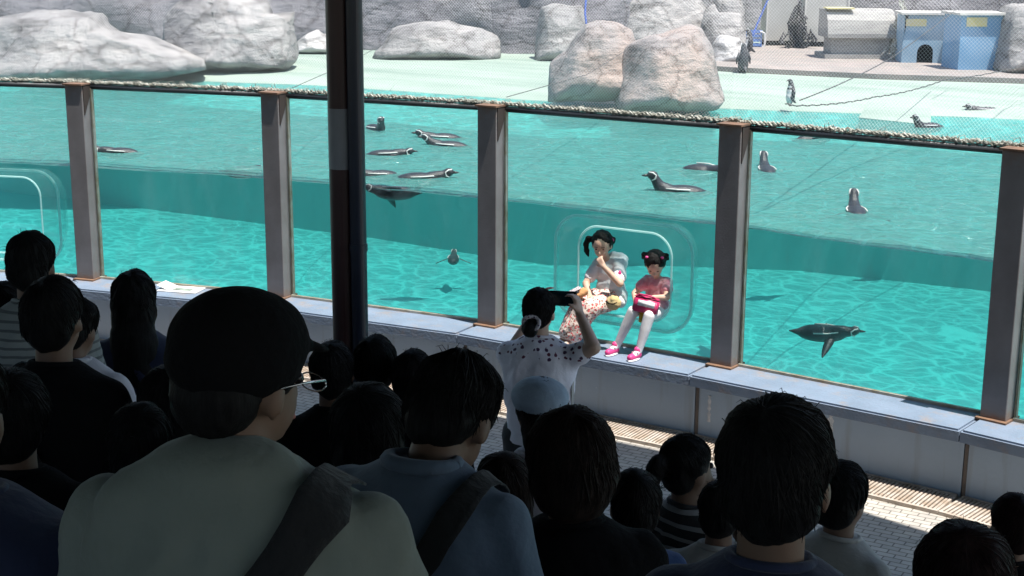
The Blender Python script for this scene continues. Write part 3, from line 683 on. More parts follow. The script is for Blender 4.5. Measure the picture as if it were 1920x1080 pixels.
rock('lower pale rock left of the standing penguins', (-5.068, 10.608, 1.520), [(-0.23,-0.03),(-0.18,0.29),(-0.09,0.38),(0.18,0.36),(0.27,0.21),(0.27,0.02)], .3, M['rock_white'], 12, .2, .04)
rock('small grey rock high above the blue crate', (-6.162, 12.859, 1.560), [(-0.09,-0.00),(-0.24,0.64),(-0.20,0.90),(0.26,0.94),(0.33,0.67),(0.26,0.00)], .3, M['rock'], 13, .2, .05)
rock('dark rock pile between the grey and blue huts', (-3.334, 12.789, 1.570), [(-0.12,-0.06),(-0.11,0.27),(-0.07,0.55),(0.03,0.66),(0.13,0.35),(0.18,-0.05)], .3, M['rock'], 14, .2, .05)
rock('grey rock bank behind the right hut', (-1.203, 11.289, 1.570), [(-0.22,-0.02),(-0.17,0.29),(-0.14,0.64),(-0.07,0.85),(0.55,0.92),(0.78,-0.02)], .6, M['rock'], 15, .25, .09)
rock('grey rock between the two blue huts', (-2.221, 12.042, 1.570), [(-0.15,-0.03),(-0.16,0.28),(-0.13,0.50),(0.03,0.55),(0.15,0.43),(0.24,-0.03)], .4, M['rock'], 16, .25, .05)
rock('pale stone lying right of the blue hut', (-1.444, 11.524, 1.570), [(-0.12,-0.01),(-0.07,0.09),(0.06,0.11),(0.21,0.04),(0.18,-0.01)], .2, M['rock_white'], 17, .25, .03)
# rock face behind
bw = [(-24, 7.5), (-16, 8.4), (-12.5, 9.0), (-10, 9.8), (-8.6, 10.2), (-7.4, 10.8), (-6.9, 12), (-7.6, 14.5), (-6.8, 16.2), (-3, 16.6), (2, 17), (12, 19)]
bw = dens([V(x, y, 0) for x, y in bw], 12)
rows = []
for z, dy in ((1.3, 0), (1.9, .15), (2.6, .45), (3.3, .7), (4.2, 1.0), (5.2, 1.3), (6.2, 3)): rows.append([V(p.x, p.y + dy, z) for p in bw])
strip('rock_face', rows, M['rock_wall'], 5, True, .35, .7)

# ------------------------------------------------------------------ huts and clutter on the rear terrace
def placed(name, base, label, cat, rz=VIEW, group=None): return empty(name, base, rz, label, cat, group)
for base, w, h, lab in (((-5.620, 13.921, 1.560), .60, .95, 'tall beige storage cabinet, left of the dark heap of net'), ((-4.979, 14.115, 1.560), .72, .95, 'tall beige storage cabinet between the heap of net and the grey hutch')):
    o = placed('storage_cabinet', base, lab, 'cabinet', VIEW, 'beige cabinets at the back of the terrace')
    mb = MB(); mb.box((0, .3, h / 2 + .08), (w, .5, h)); mb.obj('body', M['hut_beige'], o)
    mb = MB(); mb.box((0, .3, .04), (w - .04, .46, .08)); mb.obj('plinth', M['dark'], o)
    mb = MB(); mb.box((0, .046, h - .06), (w * .35, .006, .16)); mb.obj('yellow_notice', M['yellow'], o)
    for sx in (-1, 1): mb = MB(); mb.box((sx * (w / 2 - .012), .04, h / 2 + .08), (.024, .02, h)); mb.obj('edge_strip', M['lid'], o)
o = placed('grey_hutch', (-3.625, 12.079, 1.560), 'weathered grey nest hutch with a rounded overhanging lid', 'nest box')
mb = MB(); mb.box((0, .3, .03), (1.05, .75, .06)); mb.obj('plinth', M['hut_grey'], o)
mb = MB(); mb.box((0, .28, .19), (.84, .55, .26)); mb.obj('box', M['hut_grey'], o)
mb = MB(); pr = [(-.08, .30), (-.08, .36), (-.02, .55), (.10, .66), (.30, .70), (.62, .70), (.62, .30)]
vs = [V(x, y, z) for x in (-.5, .5) for y, z in pr]; n_ = len(pr)
mb.add(vs, [tuple(reversed(range(n_))), tuple(range(n_, 2 * n_))] + [(j, (j + 1) % n_, (j + 1) % n_ + n_, j + n_) for j in range(n_)]); mb.obj('lid', M['hut_grey'], o)
mb = MB(); mb.box((-.3, .2, .715), (.4, .3, .02)); mb.obj('yellow_notice', M['yellow'], o)
def arched_front(w, h, aw, ah, t):
    n_ = 10; out = [(-aw / 2, 0), (-aw / 2, ah - aw / 2)] + [(-aw / 2 * cos(pi * j / n_), ah - aw / 2 + aw / 2 * sin(pi * j / n_)) for j in range(1, n_)] + [(aw / 2, ah - aw / 2), (aw / 2, 0)]
    top = [(-w / 2, 0), (-w / 2, ah)] + [(-w / 2 + w * j / n_, h) for j in range(1, n_)] + [(w / 2, ah), (w / 2, 0)]
    m = MB(); N = len(out); vs = [V(x, y, z) for y in (0, t) for lp in (out, top) for x, z in lp]
    fs = [(j, N + j, N + j + 1, j + 1) for j in range(N - 1)] + [(2 * N + j, 2 * N + j + 1, 3 * N + j + 1, 3 * N + j) for j in range(N - 1)] + [(j, j + 1, 2 * N + j + 1, 2 * N + j) for j in range(N - 1)]
    m.add(vs, fs); return m
o = placed('blue_hut', (-2.606, 11.899, 1.560), 'pale blue penguin hut with an arched doorway', 'hut', VIEW - .1, 'blue penguin huts')
arched_front(.64, .66, .22, .26, .02).obj('front_panel', M['hut_blue'], o)
mb = MB(); mb.box((-.31, .3, .33), (.02, .56, .66)); mb.box((.31, .3, .33), (.02, .56, .66)); mb.box((0, .57, .33), (.6, .02, .66)); mb.obj('side_panels', M['hut_blue'], o)
mb = MB(); mb.box((0, .28, .685), (.72, .68, .03)); mb.obj('roof', M['lid'], o)
mb = MB(); mb.box((-.15, -.012, .56), (.28, .01, .10)); mb.obj('yellow_notice', M['yellow'], o)
mb = MB(); mb.box((0, .3, .30), (.56, .02, .58)); mb.obj('inner_board', M['dark'], o)
o = placed('blue_hut', (-1.618, 11.221, 1.560), 'stronger blue windowless hut, rightmost in the back', 'hut', VIEW + .08, 'blue penguin huts')
mb = MB(); mb.box((0, .3, .36), (.62, .6, .72)); mb.obj('body', M['hut_blue2'], o)
mb = MB(); mb.box((0, .28, .735), (.72, .68, .03)); mb.obj('roof', M['lid'], o)
mb = MB(); mb.box((-.1, -.006, .63), (.28, .01, .12)); mb.obj('yellow_notice', M['yellow'], o)
def heap(label, base, w, h, n_, seed, m):
    r_ = random.Random(seed); mb = MB()
    for _ in range(n_):
        a = [V(r_.gauss(0, w * .28), .1 + r_.gauss(0, .08), abs(r_.gauss(0, h * .3)))]
        for q in range(5): a.append(a[-1] + V(r_.gauss(0, w * .14), r_.gauss(0, .05), r_.gauss(.01, h * .16)))
        for p in a: p.z = min(max(.01, p.z), h * (1.1 - min(1, abs(p.x) / w * 1.2)))
        mb.tube(a, .012, 5)
    mb.ell((0, .16, h * .3), (w * .3, .12, h * .38))
    o = mb.obj('net_heap', m); o.location = base; o.rotation_euler = (0, 0, VIEW); return tag(o, label, 'net')
heap('dark net hanging in a heap between the beige cabinets', (-5.232, 13.602, 1.560), .32, .75, 60, 3, M['dark_net'])
heap('tangled pale net lying on top of the rocks by the blue hut', (-3.080, 12.256, 1.560), .3, .8, 50, 4, M['rope'])
# crate and blue rope
o = placed('blue_crate', (-5.929, 13.356, 1.560), 'blue and white plastic crate leaning behind the standing penguin', 'crate')
mb = MB()
for z in (.03, .10, .17, .24):
    mb.box((0, 0, z), (.30, .012, .035)); mb.box((-.144, .12, z), (.012, .22, .035)); mb.box((.144, .12, z), (.012, .22, .035)); mb.box((0, .24, z), (.30, .012, .035))
for x in (-.144, 0, .144): mb.box((x, -.004, .135), (.02, .02, .27))
mb.box((0, .12, .012), (.28, .23, .012)); mb.obj('slatted_body', M['crate_blue'], o)
mb = MB(); mb.tube([V(.12, -.02, .25), V(.19, -.03, .22), V(.2, -.03, .05), V(.14, -.02, -.08)], .014, 6); mb.obj('handle', M['paper'], o)
def line(name, pts, r, m, label, cat, sag=0, n=24, wob=0, group=None):
    pts = [Vector(p) for p in pts]; out = []
    for a, b in zip(pts[:-1], pts[1:]):
        for j in range(n):
            f_ = j / n; p = a.lerp(b, f_); p.z -= sag * 4 * f_ * (1 - f_)
            if wob: p += V(0, 0, sin(f_ * 60) * wob)
            out.append(p)
    out.append(pts[-1]); mb = MB(); mb.tube(out, r, 6); o = mb.obj(name, m, None, True); return tag(o, label, cat, group)
line('blue_rope', [(-4.420, 10.600, 2.495), (-4.503, 10.400, 2.098), (-4.514, 10.300, 1.948)], .014, M['blue_rope'], 'blue rope running down to the blue crate', 'rope')
line('blue_rope', [(-6.563, 9.200, 2.494), (-6.454, 9.000, 2.233), (-6.354, 8.900, 1.987)], .014, M['blue_rope'], 'blue rope hanging beside the square block rock', 'rope')
line('guy_cable', [(0.178, 0.900, 2.141), (-0.646, 5.000, 2.143), (-0.977, 9.000, 2.739)], .0045, M['cable'], 'thicker straight cable rising to the upper right', 'cable', .02)
line('lacing_cord', [(0.231, 0.600, 2.134), (-0.060, 3.000, 1.974), (-0.134, 5.000, 1.962), (-0.153, 8.000, 1.917)], .005, M['cable'], 'wavy lacing cord sweeping right over the pale deck', 'cord', .02, 30, .004)
line('tie_wire', [(-1.738, 0.150, 2.105), (-2.793, 3.000, 2.007), (-4.253, 7.000, 2.154)], .003, M['cable'], 'thin wire rising from the post left of the woman', 'wire')
line('tie_wire', [(-3.795, 0.150, 2.048), (-5.660, 3.000, 1.961), (-7.253, 6.000, 2.086)], .003, M['cable'], 'thin wire crossing behind the roof pillar', 'wire')

# ramp at the right of the pool
mb = MB(); a = [(-1.487, 6.479, 1.370), (-0.645, 6.297, 1.370), (-1.164, 7.851, 1.420), (-1.843, 7.910, 1.420)]
a = [Vector(p) for p in a]; b = [p.copy() for p in a]; b[2].z += .15; b[3].z += .12; b[0].z += .01; b[1].z += .01
mb.add([V(p.x, p.y, 1.30) for p in a] + b, [(3, 2, 1, 0), (4, 5, 6, 7), (0, 1, 5, 4), (1, 2, 6, 5), (2, 3, 7, 6), (3, 0, 4, 7)])
tag(mb.obj('exit_ramp', M['deck']), 'low mint ramp rising from the water at right', 'ramp')

# ------------------------------------------------------------------ netting above the rail
mb = MB(); sp = .023; Hn = .98
for i in range(NP - 1):
    A = off(i, .12); B = off(i + 1, .12); L = (B - A).length; t = (B - A).normalized(); nn = nrm(t)
    def P3(s_, z): q = A + t * s_ + nn * (.10 * sin(pi * z / Hn) * 1 + .0); return V(q.x, q.y, ZT - .01 + z)
    k0 = -Hn
    s_ = k0
    while s_ < L:
        for d in (1, -1):
            s0 = s_ if d == 1 else s_ + Hn
            z0, z1 = 0, Hn; a0, a1 = s0, s0 + d * Hn
            # clip to 0..L
            def clip(a0, z0, a1, z1):
                lo, hi = 0, 1
                for lim, sg in ((0, 1), (L, -1)):
                    f0 = (a0 - lim) * sg; f1 = (a1 - lim) * sg
                    if f0 < 0 and f1 < 0: return None
                    if f0 < 0: lo = max(lo, f0 / (f0 - f1))
                    if f1 < 0: hi = min(hi, f0 / (f0 - f1))
                return (lo, hi) if hi - lo > .01 else None
            c = clip(a0, z0, a1, z1)
            if c:
                pts = [P3(a0 + (a1 - a0) * (c[0] + (c[1] - c[0]) * q / 3), Hn * (c[0] + (c[1] - c[0]) * q / 3)) for q in range(4)]
                mb.tube(pts, .00065, 3, False)
        s_ += sp
tag(mb.obj('bird_netting', M['net']), 'fine diamond mesh netting rising above the tank rail', 'netting')
# lashed net edge along the rail
for i in range(NP - 1):
    r_ = random.Random(50 + i); mb = MB(); A = off(i, .115); B = off(i + 1, .115); L = (B - A).length; t = (B - A).normalized(); nn = nrm(t)
    def P4(s_, d, z): q = A + t * s_ + nn * d; return V(q.x, q.y, ZT + z)
    for ph in (0, 2.1, 4.2):
        mb.tube([P4(L * j / 160, .013 * cos(j * .8 + ph) + .01, .016 + .010 * sin(j * .8 + ph) + .012 * noise.noise(V(j * .13, i, ph))) for j in range(161)], .0075, 5)
    for _ in range(230):
        s_ = r_.uniform(0, L); s_ = s_ if r_.random() < .75 else r_.choice((L - .03, .1)) + r_.gauss(0, .06); s_ = min(max(s_, 0.01), L - .01)
        h = abs(r_.gauss(0, .016)) + .012; w = r_.uniform(.01, .035)
        mb.tube([P4(s_ - w, .02, -.01), P4(s_ - w * .4, -.012, h * .8), P4(s_ + w * .5, .012, h), P4(s_ + w, .02, .0)], r_.uniform(.0012, .003), 4, False)
    tag(mb.obj('lashed_rope', M['rope']), 'knotted rope lashed on the ' + bays[i], 'rope', 'knotted ropes along the rail')

# ------------------------------------------------------------------ gutter grating
for i in range(1, NP - 1):
    P0, t, nn = seg_frame(i); a0 = off(i, -.36); L = (off(i + 1, -.36) - a0).length; ang = atan2(t.y, t.x)
    for h_ in range(2):
        a = a0 + t * (L / 2 * h_ + .01); Ls = L / 2 - .02
        o = empty('gutter_grate', (a.x, a.y, .0), ang, '%s gutter grate below the %s' % (('left', 'right')[h_], bays[i]), 'grate', 'gutter grates along the wall foot')
        mb = MB(); mb.box((Ls / 2, .155, .012), (Ls, .02, .022)); mb.box((Ls / 2, -.155, .012), (Ls, .02, .022)); mb.box((.008, 0, .011), (.016, .29, .02)); mb.box((Ls - .008, 0, .011), (.016, .29, .02)); mb.obj('frame', M['grate'], o)
        mb = MB(); nb = int(Ls / .026)
        for q in range(nb): mb.box((.03 + (Ls - .06) * q / (nb - 1), 0, .010), (.014, .288, .016))
        for y in (-.07, .07): mb.box((Ls / 2, y, .006), (Ls - .04, .006, .008))
        tag(mb.obj('bars', M['grate'], o), kind='stuff')
        mb = MB(); mb.box((Ls / 2, 0, .002), (Ls - .01, .29, .003)); mb.obj('gutter_bottom', M['pit'], o)

# paper on the sill
o = empty('paper_sheet', (-4.421, -0.542, 0.452), VIEW - .25, 'white printed sheet lying on the sill, left of the second post', 'paper')
mb = MB(); mb.box((.0, 0, .003), (.34, .20, .003)); mb.box((-.13, .02, .02), (.12, .16, .002), Matrix.Rotation(.35, 3, 'Y')); mb.obj('sheet', M['paper'], o)
mb = MB(); mb.box((.02, -.01, .0055), (.16, .08, .001)); mb.obj('printed_picture', M['print'], o)

# ------------------------------------------------------------------ roof pillar and pipe
pb = Vector((0.121, -3.791, 1.463)); pb = V(pb.x, pb.y, 0)
o = empty('roof_pillar', pb, VIEW, 'dark maroon roof pillar with a pale grey band', 'pillar')
zl, zh = (0.012, -3.639, 2.247)[2], (-0.023, -3.589, 2.502)[2]
def cyl(z0, z1, r, m, name, par, x=0, y=0, n=28): mb = MB(); mb.tube([V(x, y, z0), V(x, y, z1)], r, n); return mb.obj(name, m, par, False)
for nm, z0, z1, r, m in (('lower_shaft', 0, zl, .055, 'pillar'), ('pale_band', zl, zh, .0555, 'pillar_band'), ('upper_shaft', zh, ZR, .055, 'pillar')): cyl(z0, z1, r, M[m], nm, o, -.015)
p2 = Vector((0.192, -3.801, 1.477)); o2 = empty('drain_pipe', (p2.x, p2.y, 0), VIEW, 'navy drain pipe running down the right side of the maroon pillar', 'pipe')
cyl(0, ZR, .035, M['pipe'], 'pipe_shaft', o2, .0)
for z in (.8, 1.9, 3.0): cyl(z, z + .03, .039, M['pipe'], 'pipe_clip', o2)

# ------------------------------------------------------------------ penguins
def penguin_swim(label, loc, heading, s=1.0, lift=.5, turn=0, sub=0, group='penguins swimming in the pool', roll=0, dark='peng_black', splay=.3, belly=True):
    o = empty('penguin', loc, heading, label, 'penguin', group); o.scale = (s,) * 3; o.rotation_euler = (0, roll, heading)
    if o.location.z > 1.3: o.location.z -= .022
    mb = MB(); mb.ell((0, 0, 0), (.085, .20, .068)); mb.capsule((0, .10, .01), .065, (0, .17, .03 + .02 * lift), .05)
    hd = V(sin(turn) * .06, .235 + .02 * (1 - lift), .045 + .10 * lift)
    mb.capsule((0, .16, .025), .05, hd - V(0, .01, .01), .036); mb.ell(hd, (.036, .045, .036)); mb.capsule((0, -.16, .0), .035, (0, -.25, .005), .008)
    me = remesh(mb, .011, 3)
    me.materials.append(M[dark]); me.materials.append(M['peng_white'])
    for p in me.polygons:
        if belly and (p.center.z < -.045 or (p.center.y > .1 and p.center.z < -.02)): p.material_index = 1
    b = bpy.data.objects.new('body', me); C.objects.link(b); b.parent = o
    d = V(sin(turn), cos(turn), -.05).normalized()
    mb = MB(); mb.tube([hd + d * .036, hd + d * .06, hd + d * .085], [.013, .010, .003], 8); mb.obj('bill', M['peng_bill'], o, True)
    # white loop behind the cheek and a breast line
    mb = MB(); c = hd + V(0, -.012, -.004)
    for sx in (-1, 1): mb.tube([c + V(sx * .012, .038, .026), c + V(sx * .028, .012, .026), c + V(sx * .037, -.014, .008), c + V(sx * .037, -.008, -.022), c + V(sx * .022, .016, -.034)], .0065, 6)
    mb.obj('head_stripe', M['peng_white'], o, True)
    mb = MB()
    for sx in (-1, 1): mb.tube([V(sx * .050, .13, .045), V(sx * .076, .05, .042), V(sx * .080, -.06, .038)], .006, 5)
    mb.obj('flank_stripe', M['peng_white'], o, True)
    for sx in (-1, 1):
        mb = MB(); n_ = 7; vs = []
        for q in range(n_):
            f_ = q / (n_ - 1); w = .032 * (1 - f_ ** 2.2) + .006; y = .075 - f_ * (.16 - .1 * splay); x = sx * (.078 + f_ * .17 * splay + .01); z = .0 - f_ * .06 * (1 if splay > .5 else .5)
            vs += [V(x, y + w, z), V(x, y - w, z), V(x, y, z + .007), V(x, y, z - .007)]
        fs = []
        for q in range(n_ - 1):
            A = q * 4; fs += [(A, A + 2, A + 6, A + 4), (A + 2, A + 1, A + 5, A + 6), (A + 1, A + 3, A + 7, A + 5), (A + 3, A, A + 4, A + 7)]
        mb.add(vs, fs); mb.obj('flipper', M[dark], o, True)
    return o
def head_to(px_dir): return px_dir
# heading: 0 = +Y; image right = VIEW-90deg, image left = VIEW+90deg
IR, IL, AWAY, NEAR = VIEW - pi / 2, VIEW + pi / 2, VIEW, VIEW + pi
zs = ZW + .008
penguin_swim('low swimming penguin in the second bay, heading left', (-5.838, 0.139, 1.372), IL, .85, .1)
penguin_swim('faint nearly submerged penguin left of the second post', (-4.399, 0.177, 1.337), IR, .8, .0)
penguin_swim('penguin with head up just right of the pillar near the rail', (-5.097, 2.752, 1.372), NEAR + .5, .9, 1, .4)
penguin_swim('farther of the two penguins swimming left side by side', (-4.140, 2.599, 1.372), IL + .1, .9, .3)
penguin_swim('nearer of the two penguins swimming left side by side', (-3.758, 2.185, 1.372), IL - .1, .9, .6)
penguin_swim('penguin right of the pillar swimming right, in the middle row', (-3.883, 1.410, 1.372), IR, .85, .1)
penguin_swim('penguin half hidden behind the pillar in the lower row', (-3.198, 0.494, 1.372), IL + .3, .8, .3)
penguin_swim('penguin swimming right in front of the half hidden one', (-2.831, 0.527, 1.372), IR, .95, .25, splay=.6)
penguin_swim('penguin at the glass with a flipper hanging under water', (-2.674, 0.040, 1.352), IL, .8, .1, splay=1.1, roll=.45, belly=False)
penguin_swim('penguin preening with striped flank, left of the fourth post', (-1.209, 2.223, 1.372), IR - .4, .9, .6, 2.6, roll=.6)
penguin_swim('penguin with raised ringed head swimming left, above the niche', (-0.861, 1.207, 1.372), IL, .95, 1)
penguin_swim('penguin seen from behind with its head up, right of the fourth post', (-0.770, 2.543, 1.372), AWAY, .85, 1, belly=False)
penguin_swim('penguin facing away with spread flippers, lowest in the right bay', (0.536, 1.146, 1.372), AWAY - .1, .85, 1, splay=1.2, belly=False)
penguin_swim('penguin under the rail right of the fourth post', (-1.255, 4.683, 1.372), IR + .4, .95, .5)
penguin_swim('penguin floating in the shallow water behind the right rail', (-0.627, 6.189, 1.382), IL + .5, .85, 1)
penguin_swim('penguin gliding at the right edge above the rail', (-0.480, 7.670, 1.422), IL + .1, .85, .3, dark='peng_grey')
penguin_swim('penguin diving under water in the right bay', (0.270, 1.300, 0.415), IR - .25, .92, .0, splay=1.1, roll=.25, belly=False)
penguin_swim('blurred distant penguin deep under water in the middle bay', (-4.462, 3.200, 0.028), AWAY, .7, .3, splay=1.0, belly=False)

def penguin_stand(label, loc, heading, s):
    o = empty('penguin', loc, heading, label, 'penguin', 'penguins standing on the deck'); o.scale = (s,) * 3
    mb = MB(); mb.ell((0, 0, .19), (.085, .075, .17)); mb.ell((0, .01, .13), (.088, .08, .11)); mb.capsule((0, .0, .30), .062, (0, .015, .41), .038); mb.ell((0, .025, .43), (.037, .045, .037)); mb.capsule((0, -.07, .06), .03, (0, -.12, .02), .01)
    mb.capsule((.045, .02, .05), .03, (.045, .02, .02), .018); mb.capsule((-.045, .02, .05), .03, (-.045, .02, .02), .018)
    me = remesh(mb, .011, 3); me.materials.append(M['peng_grey']); me.materials.append(M['peng_white'])
    for p in me.polygons:
        c = p.center
        if c.y > .03 and .03 < c.z < .33 and not (.27 < c.z < .30) and abs(c.x) < .07: p.material_index = 1
    b = bpy.data.objects.new('body', me); C.objects.link(b); b.parent = o
    mb = MB(); mb.tube([V(0, .065, .43), V(0, .09, .425), V(0, .11, .415)], [.013, .010, .003], 8); mb.obj('bill', M['peng_bill'], o, True)
    mb = MB()
    for sx in (-1, 1): mb.tube([V(sx * .012, .06, .455), V(sx * .028, .03, .455), V(sx * .038, .01, .44), V(sx * .038, .015, .41), V(sx * .02, .045, .395)], .006, 6)
    mb.obj('head_stripe', M['peng_white'], o, True)
    for sx in (-1, 1):
        mb = MB(); mb.tube([V(sx * .075, .0, .31), V(sx * .105, .0, .22), V(sx * .12, .005, .13)], [.022, .024, .006], 8); mb.obj('flipper', M['peng_grey'], o, True)
        mb = MB()
        for q in (-.4, 0, .4): mb.tube([V(sx * .045, .02, .012), V(sx * .045 + sin(q) * .06, .02 + cos(q) * .06, .006)], [.01, .007], 5)
        mb.obj('foot', M['peng_bill'], o, True)
    return o
penguin_stand('penguin standing on the deck edge left of the step, seen from behind', (-4.279, 9.521, 1.500), AWAY + .3, .85)
penguin_stand('penguin standing alone on the pale deck, bending to the left', (-2.337, 6.623, 1.450), IL + .4, .62)
penguin_stand('penguin standing behind by the blue crate', (-5.367, 12.031, 1.560), IL, .8)

# ------------------------------------------------------------------ people
def rotx(a): return Matrix.Rotation(a, 3, 'X')
def rotz(a): return Matrix.Rotation(a, 3, 'Z')
def hand(mb, wrist, dirv, palm_n, s, curl=.5, side=1):
    # dirv: along the fingers, palm_n: out of the palm, side: +1 thumb to cross(dir, palm_n)
    d = dirv.normalized(); n = (palm_n - d * palm_n.dot(d)).normalized(); x = d.cross(n) * side
    base = wrist + d * .045 * s
    for k in (-1, 0, 1): mb.capsule(wrist + x * k * .014 * s, .016 * s, wrist + d * .07 * s + x * k * .022 * s, .014 * s, 10)
    for k, (ox, L) in enumerate(((.030, .062), (.010, .070), (-.010, .066), (-.029, .052))):
        p = wrist + d * .078 * s + x * ox * s; a = 0; q = p
        for seg, fr in enumerate((.45, .32, .23)):
            a += curl * (.9, .9, .5)[seg]; dd = d * cos(a) + n * sin(a); q2 = q + dd * L * fr * s; mb.capsule(q, (.0092, .0085, .008)[seg] * s, q2, (.0085, .008, .0072)[seg] * s, 8); q = q2
    p = wrist + d * .02 * s + x * .028 * s; q = p + (x * .8 + d * .6 + n * .2).normalized() * .035 * s; mb.capsule(p, .012 * s, q, .0095 * s, 8)
    mb.capsule(q, .0095 * s, q + (d * .9 + n * curl * 1.0 + x * .1).normalized() * .03 * s, .008 * s, 8)

HAIR = {
 'short': [((0, -.012, .132), (.083, .094, .092)), ((0, -.048, .085), (.074, .058, .075))],
 'cropped': [((0, -.012, .130), (.079, .092, .088)), ((0, -.045, .085), (.070, .055, .068))],
 'full': [((0, -.014, .130), (.092, .102, .098)), ((0, -.045, .085), (.088, .072, .085))],
 'bob': [((0, -.014, .125), (.096, .104, .102)), ((0, -.035, .065), (.097, .080, .095))],
 'long': [((0, -.014, .128), (.088, .100, .096)), ((0, -.045, .05), (.092, .07, .12)), ((0, -.07, -.08), (.10, .06, .16)), ((0, -.08, -.20), (.10, .05, .12))],
 'tied': [((0, -.012, .130), (.080, .096, .090)), ((0, -.045, .085), (.073, .06, .075))],
}
PEOPLE = 'onlookers standing in the shade'
def lerp_tab(tab, z):
    if z <= tab[0][0]: return tab[0][1:]
    for a, b in zip(tab[:-1], tab[1:]):
        if z <= b[0]:
            f_ = (z - a[0]) / (b[0] - a[0]); return tuple(p + (q - p) * f_ for p, q in zip(a[1:], b[1:]))
    return tab[-1][1:]
TORSO = [(.84, .165, .118), (1.0, .158, .115), (1.15, .172, .122), (1.25, .188, .124), (1.30, .190, .115), (1.335, .165, .10), (1.365, .115, .088), (1.40, .068, .070)]
def torso_r(z, b_):
    rx, ry = lerp_tab(TORSO, z); k_ = 1 + (b_ - 1) * (1 if z < 1.33 else .5); return rx * k_, ry * (1 + (b_ - 1) * .6)
def folded(me, s, seed):
    # creases: pulled diagonally from the shoulders, stronger low on the back and at the arm holes
    o3 = V(seed * 5.3, seed * 2.1, 0)
    for v in me.vertices:
        p = v.co / s; sx = 1 if p.x > 0 else -1
        q = V(p.x * 5 + p.z * 3.2 * sx, p.y * 4, p.z * 2.2 - abs(p.x) * 2) + o3
        r1 = 1 - abs(noise.noise(q * 1.5)) * 2; r2 = 1 - abs(noise.noise(q * 3.4 + V(7, 3, 1))) * 2
        k_ = min(1.2, max(.15, (1.42 - p.z) * 7)); v.co += v.normal * s * k_ * (r1 * .011 + r2 * .006 - .006)
    return me
def person(label, head, floor, face, shirt='c_black', pants='c_dark', hair='short', hairm='hair_black', hs=1.0, bow=0, turn=0, tilt=0, cap=None, build=1.0, skin='skin_tan',
           sleeves=True, voxel=.016, armsL=None, armsR=None, strays=18, seed=1, group=PEOPLE, extra=None, glasses=False, hood=False, collar=False):
    head = Vector(head); R = Matrix.Rotation(face, 3, 'Z')
    piv0 = V(0, -.005 + bow * .06, 1.425 - bow * .06); HR = rotz(turn) @ rotx(-bow) @ Matrix.Rotation(tilt, 3, 'Y')
    lean = bow * .18
    topl = piv0 + V(0, lean * .25, -lean * .08) + HR @ V(0, 0, .215 * hs)
    s = (head.z - floor) / topl.z
    root_loc = V(head.x, head.y, floor) - R @ V(topl.x * s, topl.y * s, 0)
    o = empty('person', root_loc, face, label, 'person', group)
    piv = piv0 + V(0, lean * .25, -lean * .08)
    def T(p): return V(*p) * s
    def Hd(p): return (piv + HR @ (V(*p) * hs)) * s
    b_ = build
    body = MB(); sh = MB(); pt_ = MB()
    def spine(p): return V(p[0], p[1] + max(0, p[2] - 1.0) / .44 * lean * .25, p[2]) * s
    for sx in (-1, 1):
        body.capsule(T((sx * .09 * b_, 0, .84)), .078 * s * b_, T((sx * .09, .01, .46)), .052 * s); body.capsule(T((sx * .09, .01, .46)), .052 * s, T((sx * .09, -.015, .09)), .036 * s)
        body.capsule(T((sx * .09, -.02, .045)), .036 * s, T((sx * .105, .14, .03)), .028 * s)
        pt_.capsule(T((sx * .092 * b_, 0, .86)), .094 * s * b_, T((sx * .092, .01, .46)), .070 * s); pt_.capsule(T((sx * .092, .01, .46)), .070 * s, T((sx * .092, -.01, .07)), .060 * s)
    pt_.ell(T((0, 0, .90)), (.165 * s * b_, .115 * s * b_, .12 * s))
    body.ell(T((0, 0, .90)), (.15 * s * b_, .10 * s * b_, .12 * s)); body.ell(spine((0, 0, 1.04)), (.13 * s * b_, .09 * s * b_, .15 * s)); body.ell(spine((0, 0, 1.18)), (.15 * s * b_, .095 * s * b_, .14 * s))
    body.capsule(spine((-.11, -.005, 1.29)), .04 * s, spine((.11, -.005, 1.29)), .04 * s); body.capsule(spine((0, -.012, 1.32)), .055 * s, Hd((0, -.01, .05)), .050 * s * hs)
    vs_ = []; n_ = 28; zs_ = [.84, .90, 1.0, 1.1, 1.2, 1.27, 1.315, 1.345, 1.37, 1.395]
    for z in zs_:
        rx, ry = torso_r(z, b_)
        for q in range(n_):
            a = 2 * pi * q / n_; vs_.append(spine((rx * cos(a), -.008 + ry * sin(a), z)))
    fs_ = [tuple(reversed(range(n_))), tuple(len(vs_) - n_ + q for q in range(n_))]
    for r_i in range(len(zs_) - 1):
        for q in range(n_): A_ = r_i * n_; q2 = (q + 1) % n_; fs_.append((A_ + q, A_ + q2, A_ + n_ + q2, A_ + n_ + q))
    sh.add(vs_, fs_)
    if hood: sh.ell(spine((0, -.070, 1.33)), (.20 * s, .075 * s, .10 * s)); sh.ell(spine((0, -.055, 1.395)), (.125 * s, .085 * s, .055 * s))
    for sx, A in ((-1, armsL), (1, armsR)):
        shd = spine((sx * (.150 + .16 * (b_ - 1)), -.008, 1.295))
        if A is None: el, wr, hd, pn, cu = V(sx * (.205 + .19 * (b_ - 1)), -.01, 1.07) * s, V(sx * .16, .17, 1.0) * s, V(-sx * .6, .7, .15), V(-sx * .5, -.5, 0), .5
        else: el, wr, hd, pn, cu = (Vector(a) * (s if k < 2 else 1) if k < 4 else a for k, a in enumerate(A))
        body.capsule(shd - V(0, 0, .01 * s), .040 * s, el, .038 * s); body.capsule(el, .038 * s, wr, .024 * s); hand(body, wr, hd, pn, s * .98, cu, sx)
        e2 = shd.lerp(el, .92 if sleeves else .5); sh.capsule(shd, .062 * s, e2, .056 * s)
        if sleeves == 'long': sh.capsule(el, .054 * s, wr, .038 * s)
    # head
    def E(c, r, mbx=body, rot=None): mbx.ell(Hd(c), tuple(k_ * s * hs for k_ in r), HR @ rot if rot else HR)
